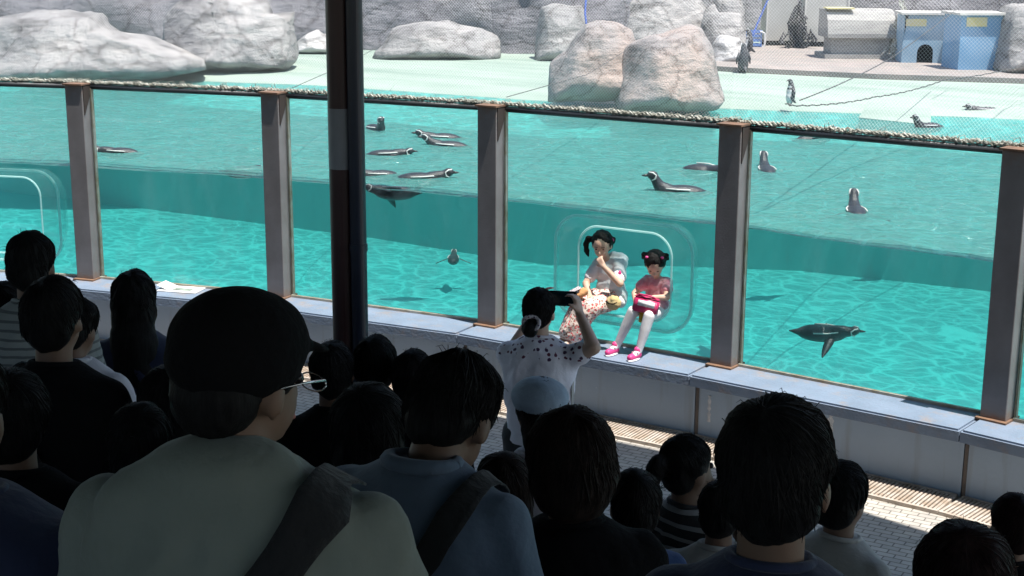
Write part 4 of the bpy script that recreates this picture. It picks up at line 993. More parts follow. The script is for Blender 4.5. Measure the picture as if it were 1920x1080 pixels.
    E((0, -.005, .118), (.072, .088, .092)); E((0, .032, .062), (.055, .060, .068)); E((0, .060, .018), (.026, .026, .020)); E((0, .05, .055), (.045, .045, .03))
    body.capsule(Hd((0, .086, .095)), .008 * s * hs, Hd((0, .103, .068)), .011 * s * hs, 8)
    for sx in (-1, 1): E((sx * .073, -.002, .078), (.010, .019, .030))
    me = remesh(body, voxel, 3); me.transform(Matrix.Identity(4)); bo = link('body', me, M[skin], o, True)
    link('shirt', folded(remesh(sh, max(.013, voxel * .95), 9, 0), s, seed), M[shirt], o, True)
    mb = MB(); cr = []
    for q in range(25):
        a = 2 * pi * q / 24; cr.append(spine((.066 * cos(a), -.006 + .064 * sin(a), 1.392 + .012 * -sin(a))) )
    mb.tube(cr, (.016 if collar else .009) * s, 8, False); link('collar', mb.mesh('collar'), M[shirt], o, True)
    link('trousers', remesh(pt_, voxel * 1.3, 4, .006 * s, 9), M[pants], o, True)
    for sx in (-1, 1):
        mb = MB(); mb.capsule(T((sx * .09, -.03, .05)), .045 * s, T((sx * .106, .15, .036)), .036 * s); link('shoe', remesh(mb, .015, 3), M['shoe'], o, True)
        mb = MB(); mb.ell(Hd((sx * .028, .078, .098)), (.011 * s * hs,) * 3, HR, 10, 6); mb.obj('eye', M['eye'], o, True)
    mb = MB(); mb.capsule(Hd((-.016, .088, .038)), .005 * s * hs, Hd((.016, .088, .038)), .005 * s * hs, 8); mb.obj('mouth', M['lip'], o, True)
    hb = MB()
    for c, r in HAIR[hair]: E(c, r, hb)
    if extra == 'bun': E((-.012, -.108, .030), (.045, .042, .045), hb)
    if extra == 'pigtails' or extra == 'pigtail':
        for sx in ((-1, 1) if extra == 'pigtails' else (-1,)):
            pts = [(sx * .075, -.03, .13), (sx * .115, -.045, .14), (sx * .135, -.05, .10), (sx * .135, -.05, .045), (sx * .125, -.045, .0)]
            for p, q, r0, r1 in zip(pts[:-1], pts[1:], (.014, .024, .026, .022), (.022, .026, .022, .008)): hb.capsule(Hd(p), r0 * s * hs, Hd(q), r1 * s * hs)
    if extra == 'ponytail':
        pts = [(0, -.09, .13), (0, -.135, .145), (0, -.165, .08), (0, -.16, .0)]
        for p, q, r0, r1 in zip(pts[:-1], pts[1:], (.02, .03, .03), (.03, .03, .012)): hb.capsule(Hd(p), r0 * s * hs, Hd(q), r1 * s * hs)
    # keep the face clear
    hm = remesh(hb, voxel * .8, 3, .007, 20)
    bm = bmesh.new(); bm.from_mesh(hm); HRi = HR.transposed(); pv = piv * s
    kill = []
    for v in bm.verts:
        q = HRi @ (v.co - pv) / (s * hs)
        if q.y > .045 and q.z < .125 + .02 * sin(q.x * 60): kill.append(v)
    bmesh.ops.delete(bm, geom=kill, context='VERTS'); bm.to_mesh(hm); bm.free()
    ho = link('hair', hm, M[hairm], o, True)
    if not cap or hair in ('long',):
        from mathutils.bvhtree import BVHTree
        bv_ = BVHTree.FromPolygons([v.co for v in hm.vertices], [tuple(p.vertices) for p in hm.polygons]); r_ = random.Random(seed * 7 + 1); mb = MB()
        c0 = Hd((0, -.012, .10)); ax = V(r_.uniform(-.15, .15), -.35, .93).normalized(); e1 = ax.orthogonal().normalized(); e2 = ax.cross(e1)
        nst = 750 if voxel < .015 else 380
        for _ in range(nst):
            a = r_.uniform(0, 2 * pi); th0 = r_.uniform(.05, 1.1); th1 = th0 + r_.uniform(.5, 1.25); sw = r_.gauss(0, .22); off0 = r_.uniform(-.0005, .0025); pts = []
            for q in range(7):
                th = th0 + (th1 - th0) * q / 6; aa = a + sw * q / 6
                d = ax * cos(th) + (e1 * cos(aa) + e2 * sin(aa)) * sin(th)
                if d.z < -.75 or (d.y > .42 and d.z < .25 + .1 * sin(aa * 9)): break
                hit = bv_.ray_cast(c0 + HR @ d * .3, -(HR @ d))
                if hit[0] is None: break
                lift = off0 + (.006 if q == 6 and r_.random() < .25 else 0)
                pts.append(hit[0] + hit[1] * lift if hit[1].dot(HR @ d) > 0 else hit[0] - hit[1] * lift)
            if len(pts) > 3:
                w_ = r_.uniform(.0007, .0020) * s; mb.tube(pts, [w_ * k_ for k_ in (.4, .9, 1, 1, .9, .7, .25)[-len(pts):]], 3, False)
        tag(mb.obj('hair_strands', M[hairm], o, True), kind='stuff')
    if strays and not cap:
        r_ = random.Random(seed * 13); mb = MB()
        for _ in range(strays):
            a, e = r_.uniform(0, 2 * pi), r_.uniform(.25, 1.5); c, r = HAIR[hair][0]
            nv = V(cos(e) * cos(a), cos(e) * sin(a), sin(e)); p = V(c[0] + nv.x * r[0] * .97, c[1] + nv.y * r[1] * .97, c[2] + nv.z * r[2] * .97)
            if p.y > .05 and p.z < .14: continue
            dv = (nv * .5 + V(r_.gauss(0, .6), r_.gauss(0, .6), r_.gauss(0, .3))).normalized(); L = r_.uniform(.008, .026)
            mb.tube([Hd(p), Hd(p + dv * L * .5 + nv * .004), Hd(p + dv * L + V(0, 0, -.006))], [.0009 * s, .0007 * s, .0003 * s], 3, False)
        tag(mb.obj('stray_hairs', M[hairm], o), kind='stuff')
    if cap:
        kind, cm = cap; hb = MB()
        if kind == 'flat':
            E((0, -.012, .150), (.091, .108, .082), hb); E((0, -.018, .125), (.092, .104, .066), hb); hb.ell(Hd((0, .10, .145)), (.062 * s, .05 * s, .009 * s), HR @ rotx(-.25))
        elif kind == 'bucket':
            E((0, -.008, .155), (.090, .104, .078), hb); E((0, -.008, .128), (.097, .112, .040), hb); E((0, -.008, .095), (.118, .132, .022), hb)
        elif kind == 'beret':
            E((-.004, -.010, .160), (.100, .112, .066), hb); E((0, -.008, .128), (.088, .102, .05), hb); hb.ell(Hd((0, .10, .135)), (.06 * s, .045 * s, .008 * s), HR @ rotx(-.3))
        link('hat', remesh(hb, voxel * .8, 6, .0025, 9), M[cm], o, True)
    if glasses:
        mb = MB()
        for sx in (-1, 1):
            mb.tube([Hd((sx * .078, .0, .098)), Hd((sx * .076, .05, .102)), Hd((sx * .066, .098, .10))], .0022 * s, 5)
            mb.tube([Hd((sx * .036 + .028 * cos(q * pi / 8), .103, .092 + .013 * sin(q * pi / 8))) for q in range(17)], .0014 * s, 5)
        mb.obj('glasses', M['steel'], o, True)
    o['s'] = s
    return o, s, Hd, spine, R
def strap(o, pts, nrmls, w, m=None, name='bag_strap', t=.004):
    pts = [Vector(p) for p in pts]; vs = []; n_ = len(pts); K = 5
    for i, p in enumerate(pts):
        tg = (pts[min(i + 1, n_ - 1)] - pts[max(i - 1, 0)]).normalized(); outn = Vector(nrmls[i]).normalized(); sd = tg.cross(outn).normalized()
        for k in range(K): vs.append(p + sd * w * (k / (K - 1) - .5))
    fs = [(i * K + k, i * K + k + 1, (i + 1) * K + k + 1, (i + 1) * K + k) for i in range(n_ - 1) for k in range(K - 1)]
    b = link(name, mesh_from(name, vs, fs), m or M['strap'], o, True)
    sh = [c for c in o.children if c.name.startswith('shirt')]
    if sh and name == 'bag_strap':
        from mathutils.bvhtree import BVHTree
        sm_ = sh[0].data; bv_ = BVHTree.FromPolygons([v.co for v in sm_.vertices], [tuple(p.vertices) for p in sm_.polygons])
        rows_ = []
        for i in range(n_):
            outn = Vector(nrmls[i]).normalized(); row = []
            for k in range(K):
                p = b.data.vertices[i * K + k].co; hit = bv_.ray_cast(p + outn * .6, -outn); row.append((hit[0] + outn * .006) if hit[0] else p.copy())
            rows_.append(row)
        for _ in range(6):
            rows_ = [rows_[0]] + [[(rows_[i - 1][k] + rows_[i][k] * 2 + rows_[i + 1][k]) / 4 for k in range(K)] for i in range(1, n_ - 1)] + [rows_[-1]]
        for i in range(n_):
            for k in range(K):
                p = rows_[i][k]; lo_, no_, _i, _d = bv_.find_nearest(p)
                if lo_ is not None and (p - lo_).dot(no_) < .012: p = lo_ + no_ * .012
                b.data.vertices[i * K + k].co = p
    so_ = b.modifiers.new('s', 'SOLIDIFY'); so_.thickness = t; so_.offset = 1
    return b
def back_strap(o, s, b_, side=1, w=.045, lean=0, off_=.016):
    # over the shoulder (side=1 is the right one) and diagonally down the back to the other hip, on the shirt's own surface
    def F(x, y, z): rx, ry = torso_r(z, b_); return (x / rx) ** 2 + ((y + .008) / ry) ** 2 - 1
    def N(p):
        e = .004; return V(F(p.x + e, p.y, p.z) - F(p.x - e, p.y, p.z), F(p.x, p.y + e, p.z) - F(p.x, p.y - e, p.z), F(p.x, p.y, p.z + e) - F(p.x, p.y, p.z - e)).normalized()
    pts = []
    for q in range(25):
        f_ = q / 24; a = pi * .42 + f_ * pi * .58 * 1.0
        x = side * (.105 - .0 * f_) * b_; y = .085 * cos(pi * f_ / .3) if f_ < .3 else None
        if f_ < .3:
            z = 1.40
            while z > 1.1 and F(x, y, z) > 0: z -= .002
            p = V(x, y, z)
        else:
            g = (f_ - .3) / .7; z0 = pts[-1][0].z if g == 0 else None
            x = side * (.105 - .26 * g) * b_; z = 1.315 - .44 * g; rx, ry = torso_r(z, b_); p = V(x, -.008 - ry * sqrt(max(.05, 1 - (x / rx) ** 2)), z)
        nn = N(p); pts.append((p + nn * off_, nn))
    # even out the turn over the shoulder
    P_ = [a for a, b in pts]; N_ = [b for a, b in pts]
    for _ in range(3):
        P_ = [P_[0]] + [(P_[k - 1] + P_[k] * 2 + P_[k + 1]) / 4 for k in range(1, len(P_) - 1)] + [P_[-1]]
        N_ = [N_[0]] + [(N_[k - 1] + N_[k] + N_[k + 1]).normalized() for k in range(1, len(N_) - 1)] + [N_[-1]]
    P_ = [V(p.x, p.y + max(0, p.z - 1) / .44 * lean * .25, p.z) * s for p in P_]
    strap(o, P_, N_, w * s)

# --- the woman taking a photograph
def woman():
    hd = Vector((0.431, -2.748, 1.563)); face = radians(20)
    # aim points in the world, turned into the person's frame below
    R = Matrix.Rotation(face, 3, 'Z'); tmp = V(hd.x, hd.y, 0)
    def loc(p, s, root): return (R.transposed() @ (Vector(p) - root)) / s
    s0 = hd.z / 1.65; root = V(hd.x, hd.y, 0)
    eR = loc((0.717, -2.718, 1.299), s0, root); wR = loc((0.580, -2.625, 1.424), s0, root)
    eL = V(-.21, .18, 1.22); wL = V(-.08, .33, 1.46)
    ph = loc((0.466, -2.610, 1.482), s0, root)
    o, s, Hd, sp_, R = person('woman in a white blouse with flowered shoulders photographing the children', hd, 0, face, 'c_flower', 'c_dark', 'tied', 'hair_black', 1.0, bow=.0, turn=-.12, build=1.06, skin='skin',
        sleeves=False, voxel=.009, armsR=(eR, wR, V(-.25, .25, 1), V(-1, .3, 0), .75), armsL=(eL, wL, V(.2, .3, 1), V(1, .3, 0), .6), strays=25, seed=3, group=None, extra='bun')
    mb = MB(); c = Hd((-.006, -.098, .062))
    for q in range(26):
        a = 2 * pi * q / 26; p = c + V(cos(a) * .040, -.012 + .012 * sin(a * 2), sin(a) * .034) * s; mb.ell(p, (.012 * s, .012 * s, .011 * s), None, 8, 6)
    link('scrunchie', remesh(mb, .005, 2, .002, 60), M['c_flower2'], o, True)
    strap(o, [V(.182, -.04, z) * s for z in (1.2, 1.12, 1.04, .96, .88, .8)], [V(1, -.6, 0)] * 6, .018 * s, M['c_cream'], 'blouse_tie')
    p = bpy.data.objects.new('mobile_phone', None); C.objects.link(p); pw = V(root.x, root.y, 0) + R @ (ph * s); p.location = pw; p.rotation_euler = (.1, 0, face + .1)
    tag(p, 'black mobile phone held up sideways by the woman', 'phone')
    mb = MB(); mb.box((0, 0, 0), (.155, .010, .078)); b = mb.obj('phone_case', M['plastic'], p); bv = b.modifiers.new('b', 'BEVEL'); bv.width = .004
    mb = MB(); mb.box((0, -.006, 0), (.14, .002, .068)); mb.obj('screen', M['screen'], p)
M['c_flower2'] = dotted('patterned_scrunchie_cloth', (.55, .50, .52), ((.13, .03, .06), (.07, .03, .08)), 70, .34)
M['screen'] = mat('phone_screen', (.01, .03, .035), None, .1)
woman()

# --- onlookers
AW = VIEW
P = person
P('onlooker with short dark hair at far left, striped shirt', (-0.149, -5.196, 2.165), .51, AW, 'c_stripe_pale', 'c_dark', 'short', 'hair_black', bow=.1, seed=11)
o, s, *_ = P('onlooker in front of the striped one with a backpack strap', (0.901, -5.931, 2.279), .68, AW - .15, 'c_black', 'c_dark', 'short', 'hair_black', seed=12, bow=.1)
back_strap(o, s, 1, -1, .03)
P('white shirted onlooker partly behind the short haired one at left', (0.464, -5.493, 2.069), .51, AW - .2, 'c_lilac', 'c_dark', 'short', 'hair_black', seed=13, bow=.4, hs=.85)
P('long haired woman standing under the sheet of paper', (-0.171, -4.720, 1.934), .34, AW + .1, 'c_navy', 'c_dark', 'long', 'hair_black', seed=14)
o, s, *_ = P('big man in a black flat cap with glasses and a shoulder bag strap', (2.594, -6.900, 2.659), 1.02, AW - .18, 'c_sage', 'c_dark', 'short', 'hair_black', hs=1.06, bow=.16, turn=-.5, build=1.36, hood=True, cap=('flat', 'c_black'), skin='skin_tan', seed=15, glasses=True, voxel=.010)
back_strap(o, s, 1.36, 1, .065)
P('dark haired onlooker right behind the foot of the pillar', (0.818, -4.460, 1.769), .17, AW, 'c_black', 'c_dark', 'short', 'hair_black', seed=16)
P('onlooker with round dark head right of the pillar foot', (1.008, -4.475, 1.749), .17, AW - .1, 'c_black', 'c_dark', 'short', 'hair_black', seed=17, hs=.98)
P('woman with full dark hair between the cap man and the blue shirt man', (2.068, -6.000, 2.195), .68, AW, 'c_black', 'c_dark', 'bob', 'hair_black', seed=18)
o, s, *_ = P('man in a blue shirt bowing his head, black strap over his back', (2.497, -6.193, 2.372), .85, AW - .45, 'c_denim', 'c_dark', 'short', 'hair_black', bow=.75, build=1.14, skin='skin_tan', seed=19, hs=1.06, voxel=.010, strays=35, sleeves='long', collar=True)
back_strap(o, s, 1.12, 1, .05, .75 * .18)
P('onlooker in a faded blue bucket hat with long brown hair', (1.751, -4.788, 1.850), .34, AW + .5, 'c_lilac', 'c_dark', 'long', 'hair_brown', cap=('beret', 'c_hat'), seed=20)
P('onlooker with a round bob of brown hair and black top', (2.600, -5.989, 2.237), .68, AW + .15, 'c_black', 'c_dark', 'bob', 'hair_brown', seed=21, bow=.15, voxel=.011)
P('small child with dark hair in a blue top', (2.380, -5.297, 1.841), .68, AW, 'c_blue', 'c_dark', 'short', 'hair_black', hs=1.2, seed=22)
P('girl with a single pigtail in a striped dress', (2.217, -4.670, 1.727), .34, AW - 1.0, 'c_stripe', 'c_stripe', 'tied', 'hair_black', hs=1.05, seed=23, extra='ponytail', skin='skin_tan',
  armsR=((.15, .16, 1.12), (.06, .18, 1.36), V(-.1, -.2, 1), V(-.3, -1, 0), .6))
P('pale shirted onlooker between the pigtailed girl and the tall man', (2.434, -4.893, 1.693), .34, AW - .3, 'c_cream', 'c_dark', 'short', 'hair_black', seed=24, hs=.9)
P('tall man with tousled black hair at lower right', (3.249, -6.431, 2.496), .85, AW - .3, 'c_navy', 'c_dark', 'short', 'hair_black', hs=1.08, seed=25, strays=35, build=1.05, skin='skin_tan', voxel=.010)
P('person looking right from behind the tall man', (2.642, -4.487, 1.669), .17, AW - .9, 'c_cream', 'c_dark', 'full', 'hair_black', seed=26)
P('child with reddish dark hair at the bottom right', (3.426, -5.983, 2.175), .85, AW, 'c_black', 'c_dark', 'full', 'hair_wine', hs=1.2, seed=27)
P('onlooker cut by the right picture edge', (3.155, -4.529, 1.700), .51, AW, 'c_black', 'c_dark', 'short', 'hair_wine', seed=28, hs=1.1)
P('onlooker in a navy shirt whose shoulder fills the lower left corner', (2.075, -7.061, 2.543), .85, AW - .2, 'c_navy', 'c_dark', 'short', 'hair_black', build=1.25, seed=29)
P('dark haired onlooker left of the black flat cap', (1.169, -5.773, 2.029), .51, AW, 'c_black', 'c_dark', 'bob', 'hair_black', seed=30, strays=10)
P('dark haired onlooker low at the left between the backpack wearer and the flat cap', (1.636, -6.292, 2.147), .68, AW, 'c_black', 'c_dark', 'short', 'hair_black', seed=41, strays=8)
P('onlooker at the left edge behind the navy shoulder', (1.382, -6.443, 2.216), .68, AW, 'c_black', 'c_dark', 'full', 'hair_black', seed=42, strays=8)
P('dark haired onlooker between the flat cap and the pillar', (0.760, -4.633, 1.777), .17, AW, 'c_black', 'c_dark', 'short', 'hair_black', seed=31)
P('onlooker at the left edge below the far striped shirt', (-0.343, -5.202, 1.956), .34, AW, 'c_dark', 'c_dark', 'short', 'hair_black', seed=32)
P('dark figure between the bob haired woman and the blue hat', (2.126, -5.535, 1.907), .51, AW + .2, 'c_black', 'c_dark', 'long', 'hair_brown', seed=33, strays=0, hs=.95)

# --- the two children in the niche
def child_big():
    f = radians(180); c = V(-.86, .17, .70)
    o = empty('person', (-.86, .14, .685), 0, 'older girl in a white hooded top and floral skirt sitting in the niche', 'person'); L = o.location
    def w(x, y, z): return V(x, y, z) - L
    b = MB()
    hipL, hipR = w(-.90, .13, .77), w(-.78, .14, .76)
    chest = w(-.86, .17, .95)
    b.ell(w(-.84, .14, .77), (.10, .09, .085)); b.ell(w(-.85, .16, .87), (.085, .065, .10)); b.ell(chest, (.095, .065, .08)); b.capsule(w(-.94, .15, .99), .032, w(-.78, .16, 1.01), .032); b.capsule(w(-.875, .15, 1.0), .03, w(-.895, .13, 1.07), .028)
    Hc = w(-.905, .115, 1.135); HR = rotz(pi + .30) @ rotx(-.30)
    def E(c_, r, m_=b): m_.ell(Hc + HR @ V(*c_), r, HR)
    E((0, 0, .012), (.066, .078, .078)); E((0, .026, -.03), (.050, .05, .052)); E((0, .048, -.065), (.022, .02, .018)); E((0, .045, -.035), (.045, .035, .025))
    b.capsule(Hc + HR @ V(0, .078, -.012), .006, Hc + HR @ V(0, .088, -.030), .008, 8)
    for sx in (-1, 1): E((sx * .065, 0, -.01), (.008, .015, .022))
    # right-hand (image right) arm: elbow on the lap, hand at the mouth
    b.capsule(w(-.775, .14, .995), .032, w(-.70, .02, .90), .026); b.capsule(w(-.70, .02, .90), .026, w(-.815, -.015, 1.015), .018); hand(b, w(-.815, -.015, 1.015), V(-.6, .1, .75), V(-.3, 1, .1), .72, .9, 1)
    b.capsule(w(-.945, .14, .98), .032, w(-.985, .04, .86), .026); b.capsule(w(-.985, .04, .86), .026, w(-.90, -.05, .80), .018); hand(b, w(-.90, -.05, .80), V(.9, -.3, -.1), V(0, -.2, -1), .72, .5, -1)
    for hp, kn, an in ((hipL, w(-.95, -.10, .745), w(-1.03, -.13, .50)), (hipR, w(-.85, -.12, .745), w(-.945, -.15, .50))):
        b.capsule(hp, .055, kn, .038); b.capsule(kn, .038, an, .024); b.capsule(an, .024, an + V(-.02, -.08, -.02), .018)
    link('body', remesh(b, .0065, 3), M['skin'], o, True)
    sh = MB(); sh.ell(w(-.845, .145, .82), (.112, .092, .10)); sh.ell(w(-.855, .165, .93), (.112, .085, .105)); sh.capsule(w(-.95, .15, .985), .045, w(-.77, .16, 1.005), .045)
    sh.capsule(w(-.775, .14, .995), .047, w(-.725, .06, .93), .045); sh.capsule(w(-.945, .14, .98), .047, w(-.975, .08, .90), .044); sh.ell(w(-.83, .205, 1.03), (.085, .05, .045)); sh.capsule(w(-.77, .13, .80), .06, w(-.73, .08, .76), .05)
    link('hooded_top', remesh(sh, .008, 3, .007, 22), M['c_white'], o, True)
    mb = MB(); mb.ell(w(-.718, .045, .965), (.012, .012, .022)); mb.obj('sleeve_patch', M['pink_shoe'], o, True)
    sk = MB()
    sk.ell(w(-.83, .11, .765), (.125, .10, .08)); sk.capsule(w(-.91, .1, .76), .07, w(-.95, -.10, .74), .062); sk.capsule(w(-.80, .1, .76), .075, w(-.85, -.12, .735), .068)
    sk.capsule(w(-.95, -.10, .74), .062, w(-1.02, -.15, .54), .058); sk.capsule(w(-.85, -.12, .735), .068, w(-.945, -.17, .54), .062); sk.capsule(w(-.90, -.11, .72), .07, w(-.98, -.16, .55), .07)
    link('floral_skirt', remesh(sk, .009, 4, .008, 18), M['c_floral'], o, True)
    h = MB(); E((0, -.012, .022), (.076, .080, .080), h); E((0, -.035, -.015), (.072, .052, .062), h)
    for sx in (-1, 1):
        pts = [(sx * .06, -.02, .03), (sx * .10, -.02, .03), (sx * .118, -.01, -.01), (sx * .115, -.005, -.06), (sx * .105, 0, -.10)]
        if sx == -1: pts = [(sx * .06, -.02, .03), (sx * .070, -.045, .02), (sx * .072, -.05, -.01)]
        for q in range(len(pts) - 1): h.capsule(Hc + HR @ V(*pts[q]), .018 + .004 * (q % 2), Hc + HR @ V(*pts[q + 1]), .02 if q < len(pts) - 2 else .008)
    hm = remesh(h, .0065, 2, .004, 40); bm = bmesh.new(); bm.from_mesh(hm); HRi = HR.transposed(); kill = []
    for v in bm.verts:
        q = HRi @ (v.co - Hc)
        if q.y > .035 and q.z < .018 + .012 * sin(q.x * 90) and abs(q.x) < .075: kill.append(v)
    bmesh.ops.delete(bm, geom=kill, context='VERTS'); bm.to_mesh(hm); bm.free(); link('hair', hm, M['hair_black'], o, True)
    for sx in (-1, 1):
        mb = MB(); mb.ell(Hc + HR @ V(sx * .024, .069, -.002), (.009, .005, .006), HR, 10, 6); mb.obj('eye', M['eye'], o, True)
        mb = MB(); mb.capsule(Hc + HR @ V(sx * .014, .075, .014), .0025, Hc + HR @ V(sx * .034, .068, .014), .002, 6); mb.obj('eyebrow', M['brow'], o, True)
        mb = MB(); mb.tube([Hc + HR @ V(sx * .068 + .010 * cos(q * pi / 6), -.02, .03 + .012 * sin(q * pi / 6)) for q in range(13)], .005, 6); mb.obj('hair_tie', M['pink_shoe'], o, True)
    mb = MB(); mb.capsule(Hc + HR @ V(-.010, .073, -.044), .004, Hc + HR @ V(.010, .073, -.044), .004, 6); mb.obj('mouth', M['lip'], o, True)
    for an in (w(-1.035, -.15, .487), w(-.95, -.17, .487)):
        mb = MB(); mb.capsule(an + V(0, .03, -.008), .026, an + V(-.03, -.075, -.010), .022); link('shoe', remesh(mb, .008, 2), M['c_cream'], o, True)
    # bag and pouch on the lap
    g = empty('shoulder_bag', (-.97, -.14, .80), .3, 'orange tan bag with a patterned side lying across the older girl\'s lap', 'bag'); g.rotation_euler = (.2, -.55, .2)
    me = bpy.data.meshes.new('b'); bm = bmesh.new(); bmesh.ops.create_cube(bm, size=1, matrix=Matrix.Diagonal((.22, .05, .055, 1))); bmesh.ops.bevel(bm, geom=bm.edges[:], offset=.012, segments=2, affect='EDGES'); bm.to_mesh(me); bm.free(); link('bag_body', me, M['c_orange'], g, True)
    me = bpy.data.meshes.new('b'); bm = bmesh.new(); bmesh.ops.create_cube(bm, size=1, matrix=Matrix.Translation((-.02, .0, .035)) @ Matrix.Diagonal((.19, .06, .03, 1))); bmesh.ops.bevel(bm, geom=bm.edges[:], offset=.01, segments=2, affect='EDGES'); bm.to_mesh(me); bm.free(); link('patterned_flap', me, M['c_flower2'], g, True)
    mb = MB(); mb.tube([V(.08, -.02, .03), V(.02, -.05, .045), V(-.08, -.05, .035)], .004, 6); mb.obj('handle', M['c_black'], g, True)
    g = empty('round_pouch', (-.685, -.09, .79), 0, 'round cream pouch on the older girl\'s knee', 'pouch')
    mb = MB(); mb.ell((0, 0, 0), (.058, .035, .052)); link('pouch_body', remesh(mb, .007, 2, .006, 40), M['c_pouch'], g, True)
    mb = MB(); mb.tube([V(-.045, -.03, .01), V(-.015, -.038, .0), V(.02, -.038, .002), V(.045, -.03, .014)], .004, 5); mb.obj('seam', M['c_black'], g, True)
child_big()
def child_small():
    o = empty('person', (-.47, .15, .685), 0, 'little girl in pink with white tights and pink shoes sitting in the niche', 'person'); L = o.location
    def w(x, y, z): return V(x, y, z) - L
    b = MB(); b.ell(w(-.47, .13, .745), (.085, .075, .07)); b.ell(w(-.475, .15, .85), (.072, .055, .09)); b.capsule(w(-.55, .15, .93), .028, w(-.405, .15, .935), .028); b.capsule(w(-.475, .14, .94), .026, w(-.475, .12, 1.0), .026)
    Hc = w(-.478, .105, 1.055); HR = rotz(pi + .42) @ rotx(-.60)
    def E(c_, r, m_=b): m_.ell(Hc + HR @ V(*c_), r, HR)
    E((0, 0, .012), (.066, .076, .075)); E((0, .026, -.028), (.050, .048, .048)); E((0, .046, -.058), (.020, .02, .016)); E((0, .043, -.033), (.045, .035, .024))
    b.capsule(Hc + HR @ V(0, .076, -.014), .006, Hc + HR @ V(0, .085, -.028), .008, 8)
    for sx in (-1, 1): E((sx * .065, 0, -.01), (.008, .014, .020))
    b.capsule(w(-.402, .14, .925), .028, w(-.345, .04, .85), .023); b.capsule(w(-.345, .04, .85), .023, w(-.40, -.055, .862), .016); hand(b, w(-.40, -.055, .862), V(-.35, -.55, -.35), V(0, .1, -1), .66, .45, 1)
    b.capsule(w(-.552, .14, .92), .028, w(-.60, .05, .84), .023); b.capsule(w(-.60, .05, .84), .023, w(-.54, -.04, .80), .016); hand(b, w(-.54, -.04, .80), V(.8, -.3, 0), V(0, 1, 0), .66, .5, -1)
    link('body', remesh(b, .006, 3), M['skin'], o, True)
    t_ = MB()
    for hp, kn, an, ft in ((w(-.505, .12, .735), w(-.525, -.10, .755), w(-.625, -.135, .505), w(-.645, -.20, .475)), (w(-.435, .12, .735), w(-.395, -.11, .745), w(-.44, -.16, .505), w(-.45, -.225, .475))):
        t_.capsule(hp, .052, kn, .040); t_.capsule(kn, .040, kn.lerp(an, .4), .037); t_.capsule(kn.lerp(an, .4), .037, an, .024); t_.capsule(an, .024, ft, .018)
    t_.ell(w(-.47, .13, .745), (.09, .08, .07)); link('tights', remesh(t_, .0065, 3), M['tights'], o, True)
    sh = MB(); sh.ell(w(-.475, .145, .83), (.085, .068, .09)); sh.ell(w(-.475, .145, .895), (.085, .062, .055)); sh.capsule(w(-.55, .145, .925), .036, w(-.405, .145, .93), .036); sh.capsule(w(-.402, .14, .925), .040, w(-.37, .09, .89), .040); sh.capsule(w(-.552, .14, .92), .040, w(-.58, .09, .88), .038); sh.ell(w(-.47, .11, .77), (.10, .10, .05))
    link('pink_top', remesh(sh, .008, 3, .006, 25), M['c_pink'], o, True)
    ys = MB(); ys.ell(w(-.46, -.01, .745), (.035, .06, .04)); ys.capsule(w(-.462, -.085, .745), .022, w(-.468, -.10, .70), .016); link('yellow_frill', remesh(ys, .007, 2, .005, 40), M['c_yellow'], o, True)
    h = MB(); E((0, -.010, .022), (.076, .080, .080), h); E((0, -.030, -.015), (.073, .055, .065), h)
    for sx in (-1, 1): h.capsule(Hc + HR @ V(sx * .050, -.02, .055), .02, Hc + HR @ V(sx * .074, -.03, .055), .020); h.capsule(Hc + HR @ V(sx * .074, -.03, .055), .020, Hc + HR @ V(sx * .088, -.03, .015), .008)
    hm = remesh(h, .0065, 2, .004, 40); bm = bmesh.new(); bm.from_mesh(hm); HRi = HR.transposed(); kill = []
    for v in bm.verts:
        q = HRi @ (v.co - Hc)
        if q.y > .035 and q.z < .016 + .006 * sin(q.x * 120) and abs(q.x) < .07: kill.append(v)
    bmesh.ops.delete(bm, geom=kill, context='VERTS'); bm.to_mesh(hm); bm.free(); link('hair', hm, M['hair_black'], o, True)
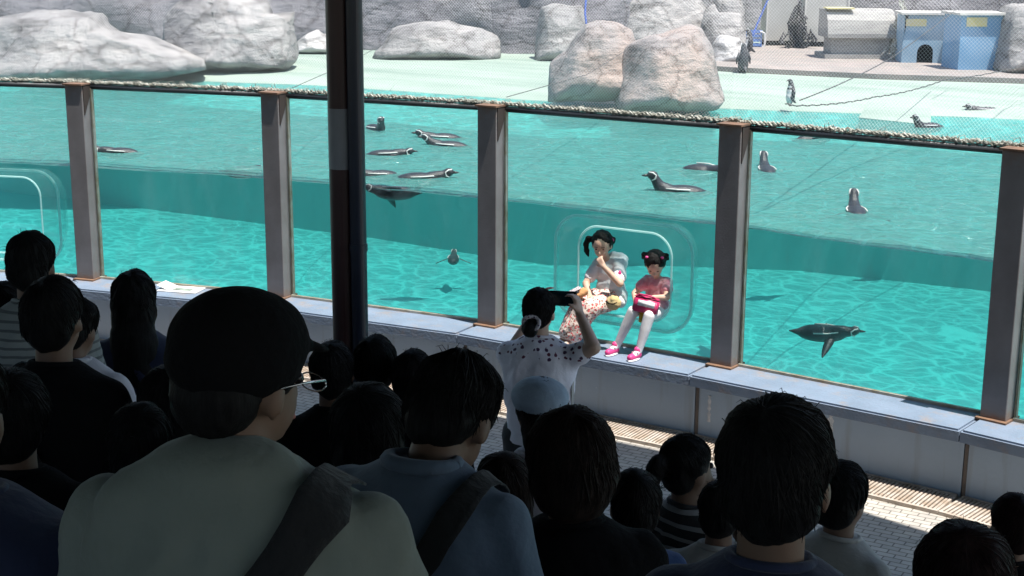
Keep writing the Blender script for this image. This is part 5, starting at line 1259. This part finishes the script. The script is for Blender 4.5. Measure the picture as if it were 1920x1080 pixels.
    for sx in (-1, 1):
        mb = MB(); mb.ell(Hc + HR @ V(sx * .024, .068, -.004), (.009, .004, .004), HR, 10, 6); mb.obj('eye', M['eye'], o, True)
        mb = MB(); mb.ell(Hc + HR @ V(sx * .052, .02, .082), (.012, .010, .008), HR, 8, 6); mb.obj('hair_tie', M['pink_shoe'], o, True)
    mb = MB(); mb.capsule(Hc + HR @ V(-.009, .070, -.042), .0035, Hc + HR @ V(.009, .070, -.042), .0035, 6); mb.obj('mouth', M['lip'], o, True)
    for an, rz in ((w(-.632, -.165, .478), .15), (w(-.445, -.19, .478), .05)):
        mb = MB(); mb.capsule(an + V(0, .03, .0), .026, an + V(-.012, -.055, -.005), .024); mb.capsule(an + V(.0, .025, .01), .027, an + V(0, .02, .035), .026); so_ = link('shoe', remesh(mb, .006, 3), M['pink_shoe'], o, True)
        mb = MB(); mb.ell(an + V(-.005, -.015, -.022), (.031, .072, .009)); mb.obj('sole', M['c_white'], so_, True)
        mb = MB()
        for yy in (-.01, .012): mb.box(an + V(-.002, yy, .026 if yy > 0 else .022), (.046, .010, .006))
        mb.obj('shoe_strap', M['c_pink'], so_)
    g = empty('pink_bag', (-.435, -.085, .805), .1, 'pink and white boxy bag on the little girl\'s lap', 'bag'); g.rotation_euler = (-.25, .1, .15)
    for nm, sz, lc, m_ in (('bag_body', (.17, .06, .10), (0, 0, 0), 'pink_bag'), ('white_panel', (.135, .02, .055), (.01, -.027, .012), 'c_white'), ('top_flap', (.172, .064, .02), (0, 0, .052), 'pink_bag')):
        me = bpy.data.meshes.new('b'); bm = bmesh.new(); bmesh.ops.create_cube(bm, size=1, matrix=Matrix.Translation(lc) @ Matrix.Diagonal((*sz, 1))); bmesh.ops.bevel(bm, geom=bm.edges[:], offset=.008, segments=2, affect='EDGES'); bm.to_mesh(me); bm.free(); link(nm, me, M[m_], g, True)
    mb = MB(); mb.tube([V(-.07, -.02, .055), V(-.05, -.03, .068), V(0, -.035, .07), V(.05, -.03, .068), V(.07, -.02, .055)], .006, 6); mb.obj('handle', M['pink_bag'], g, True)
child_small()
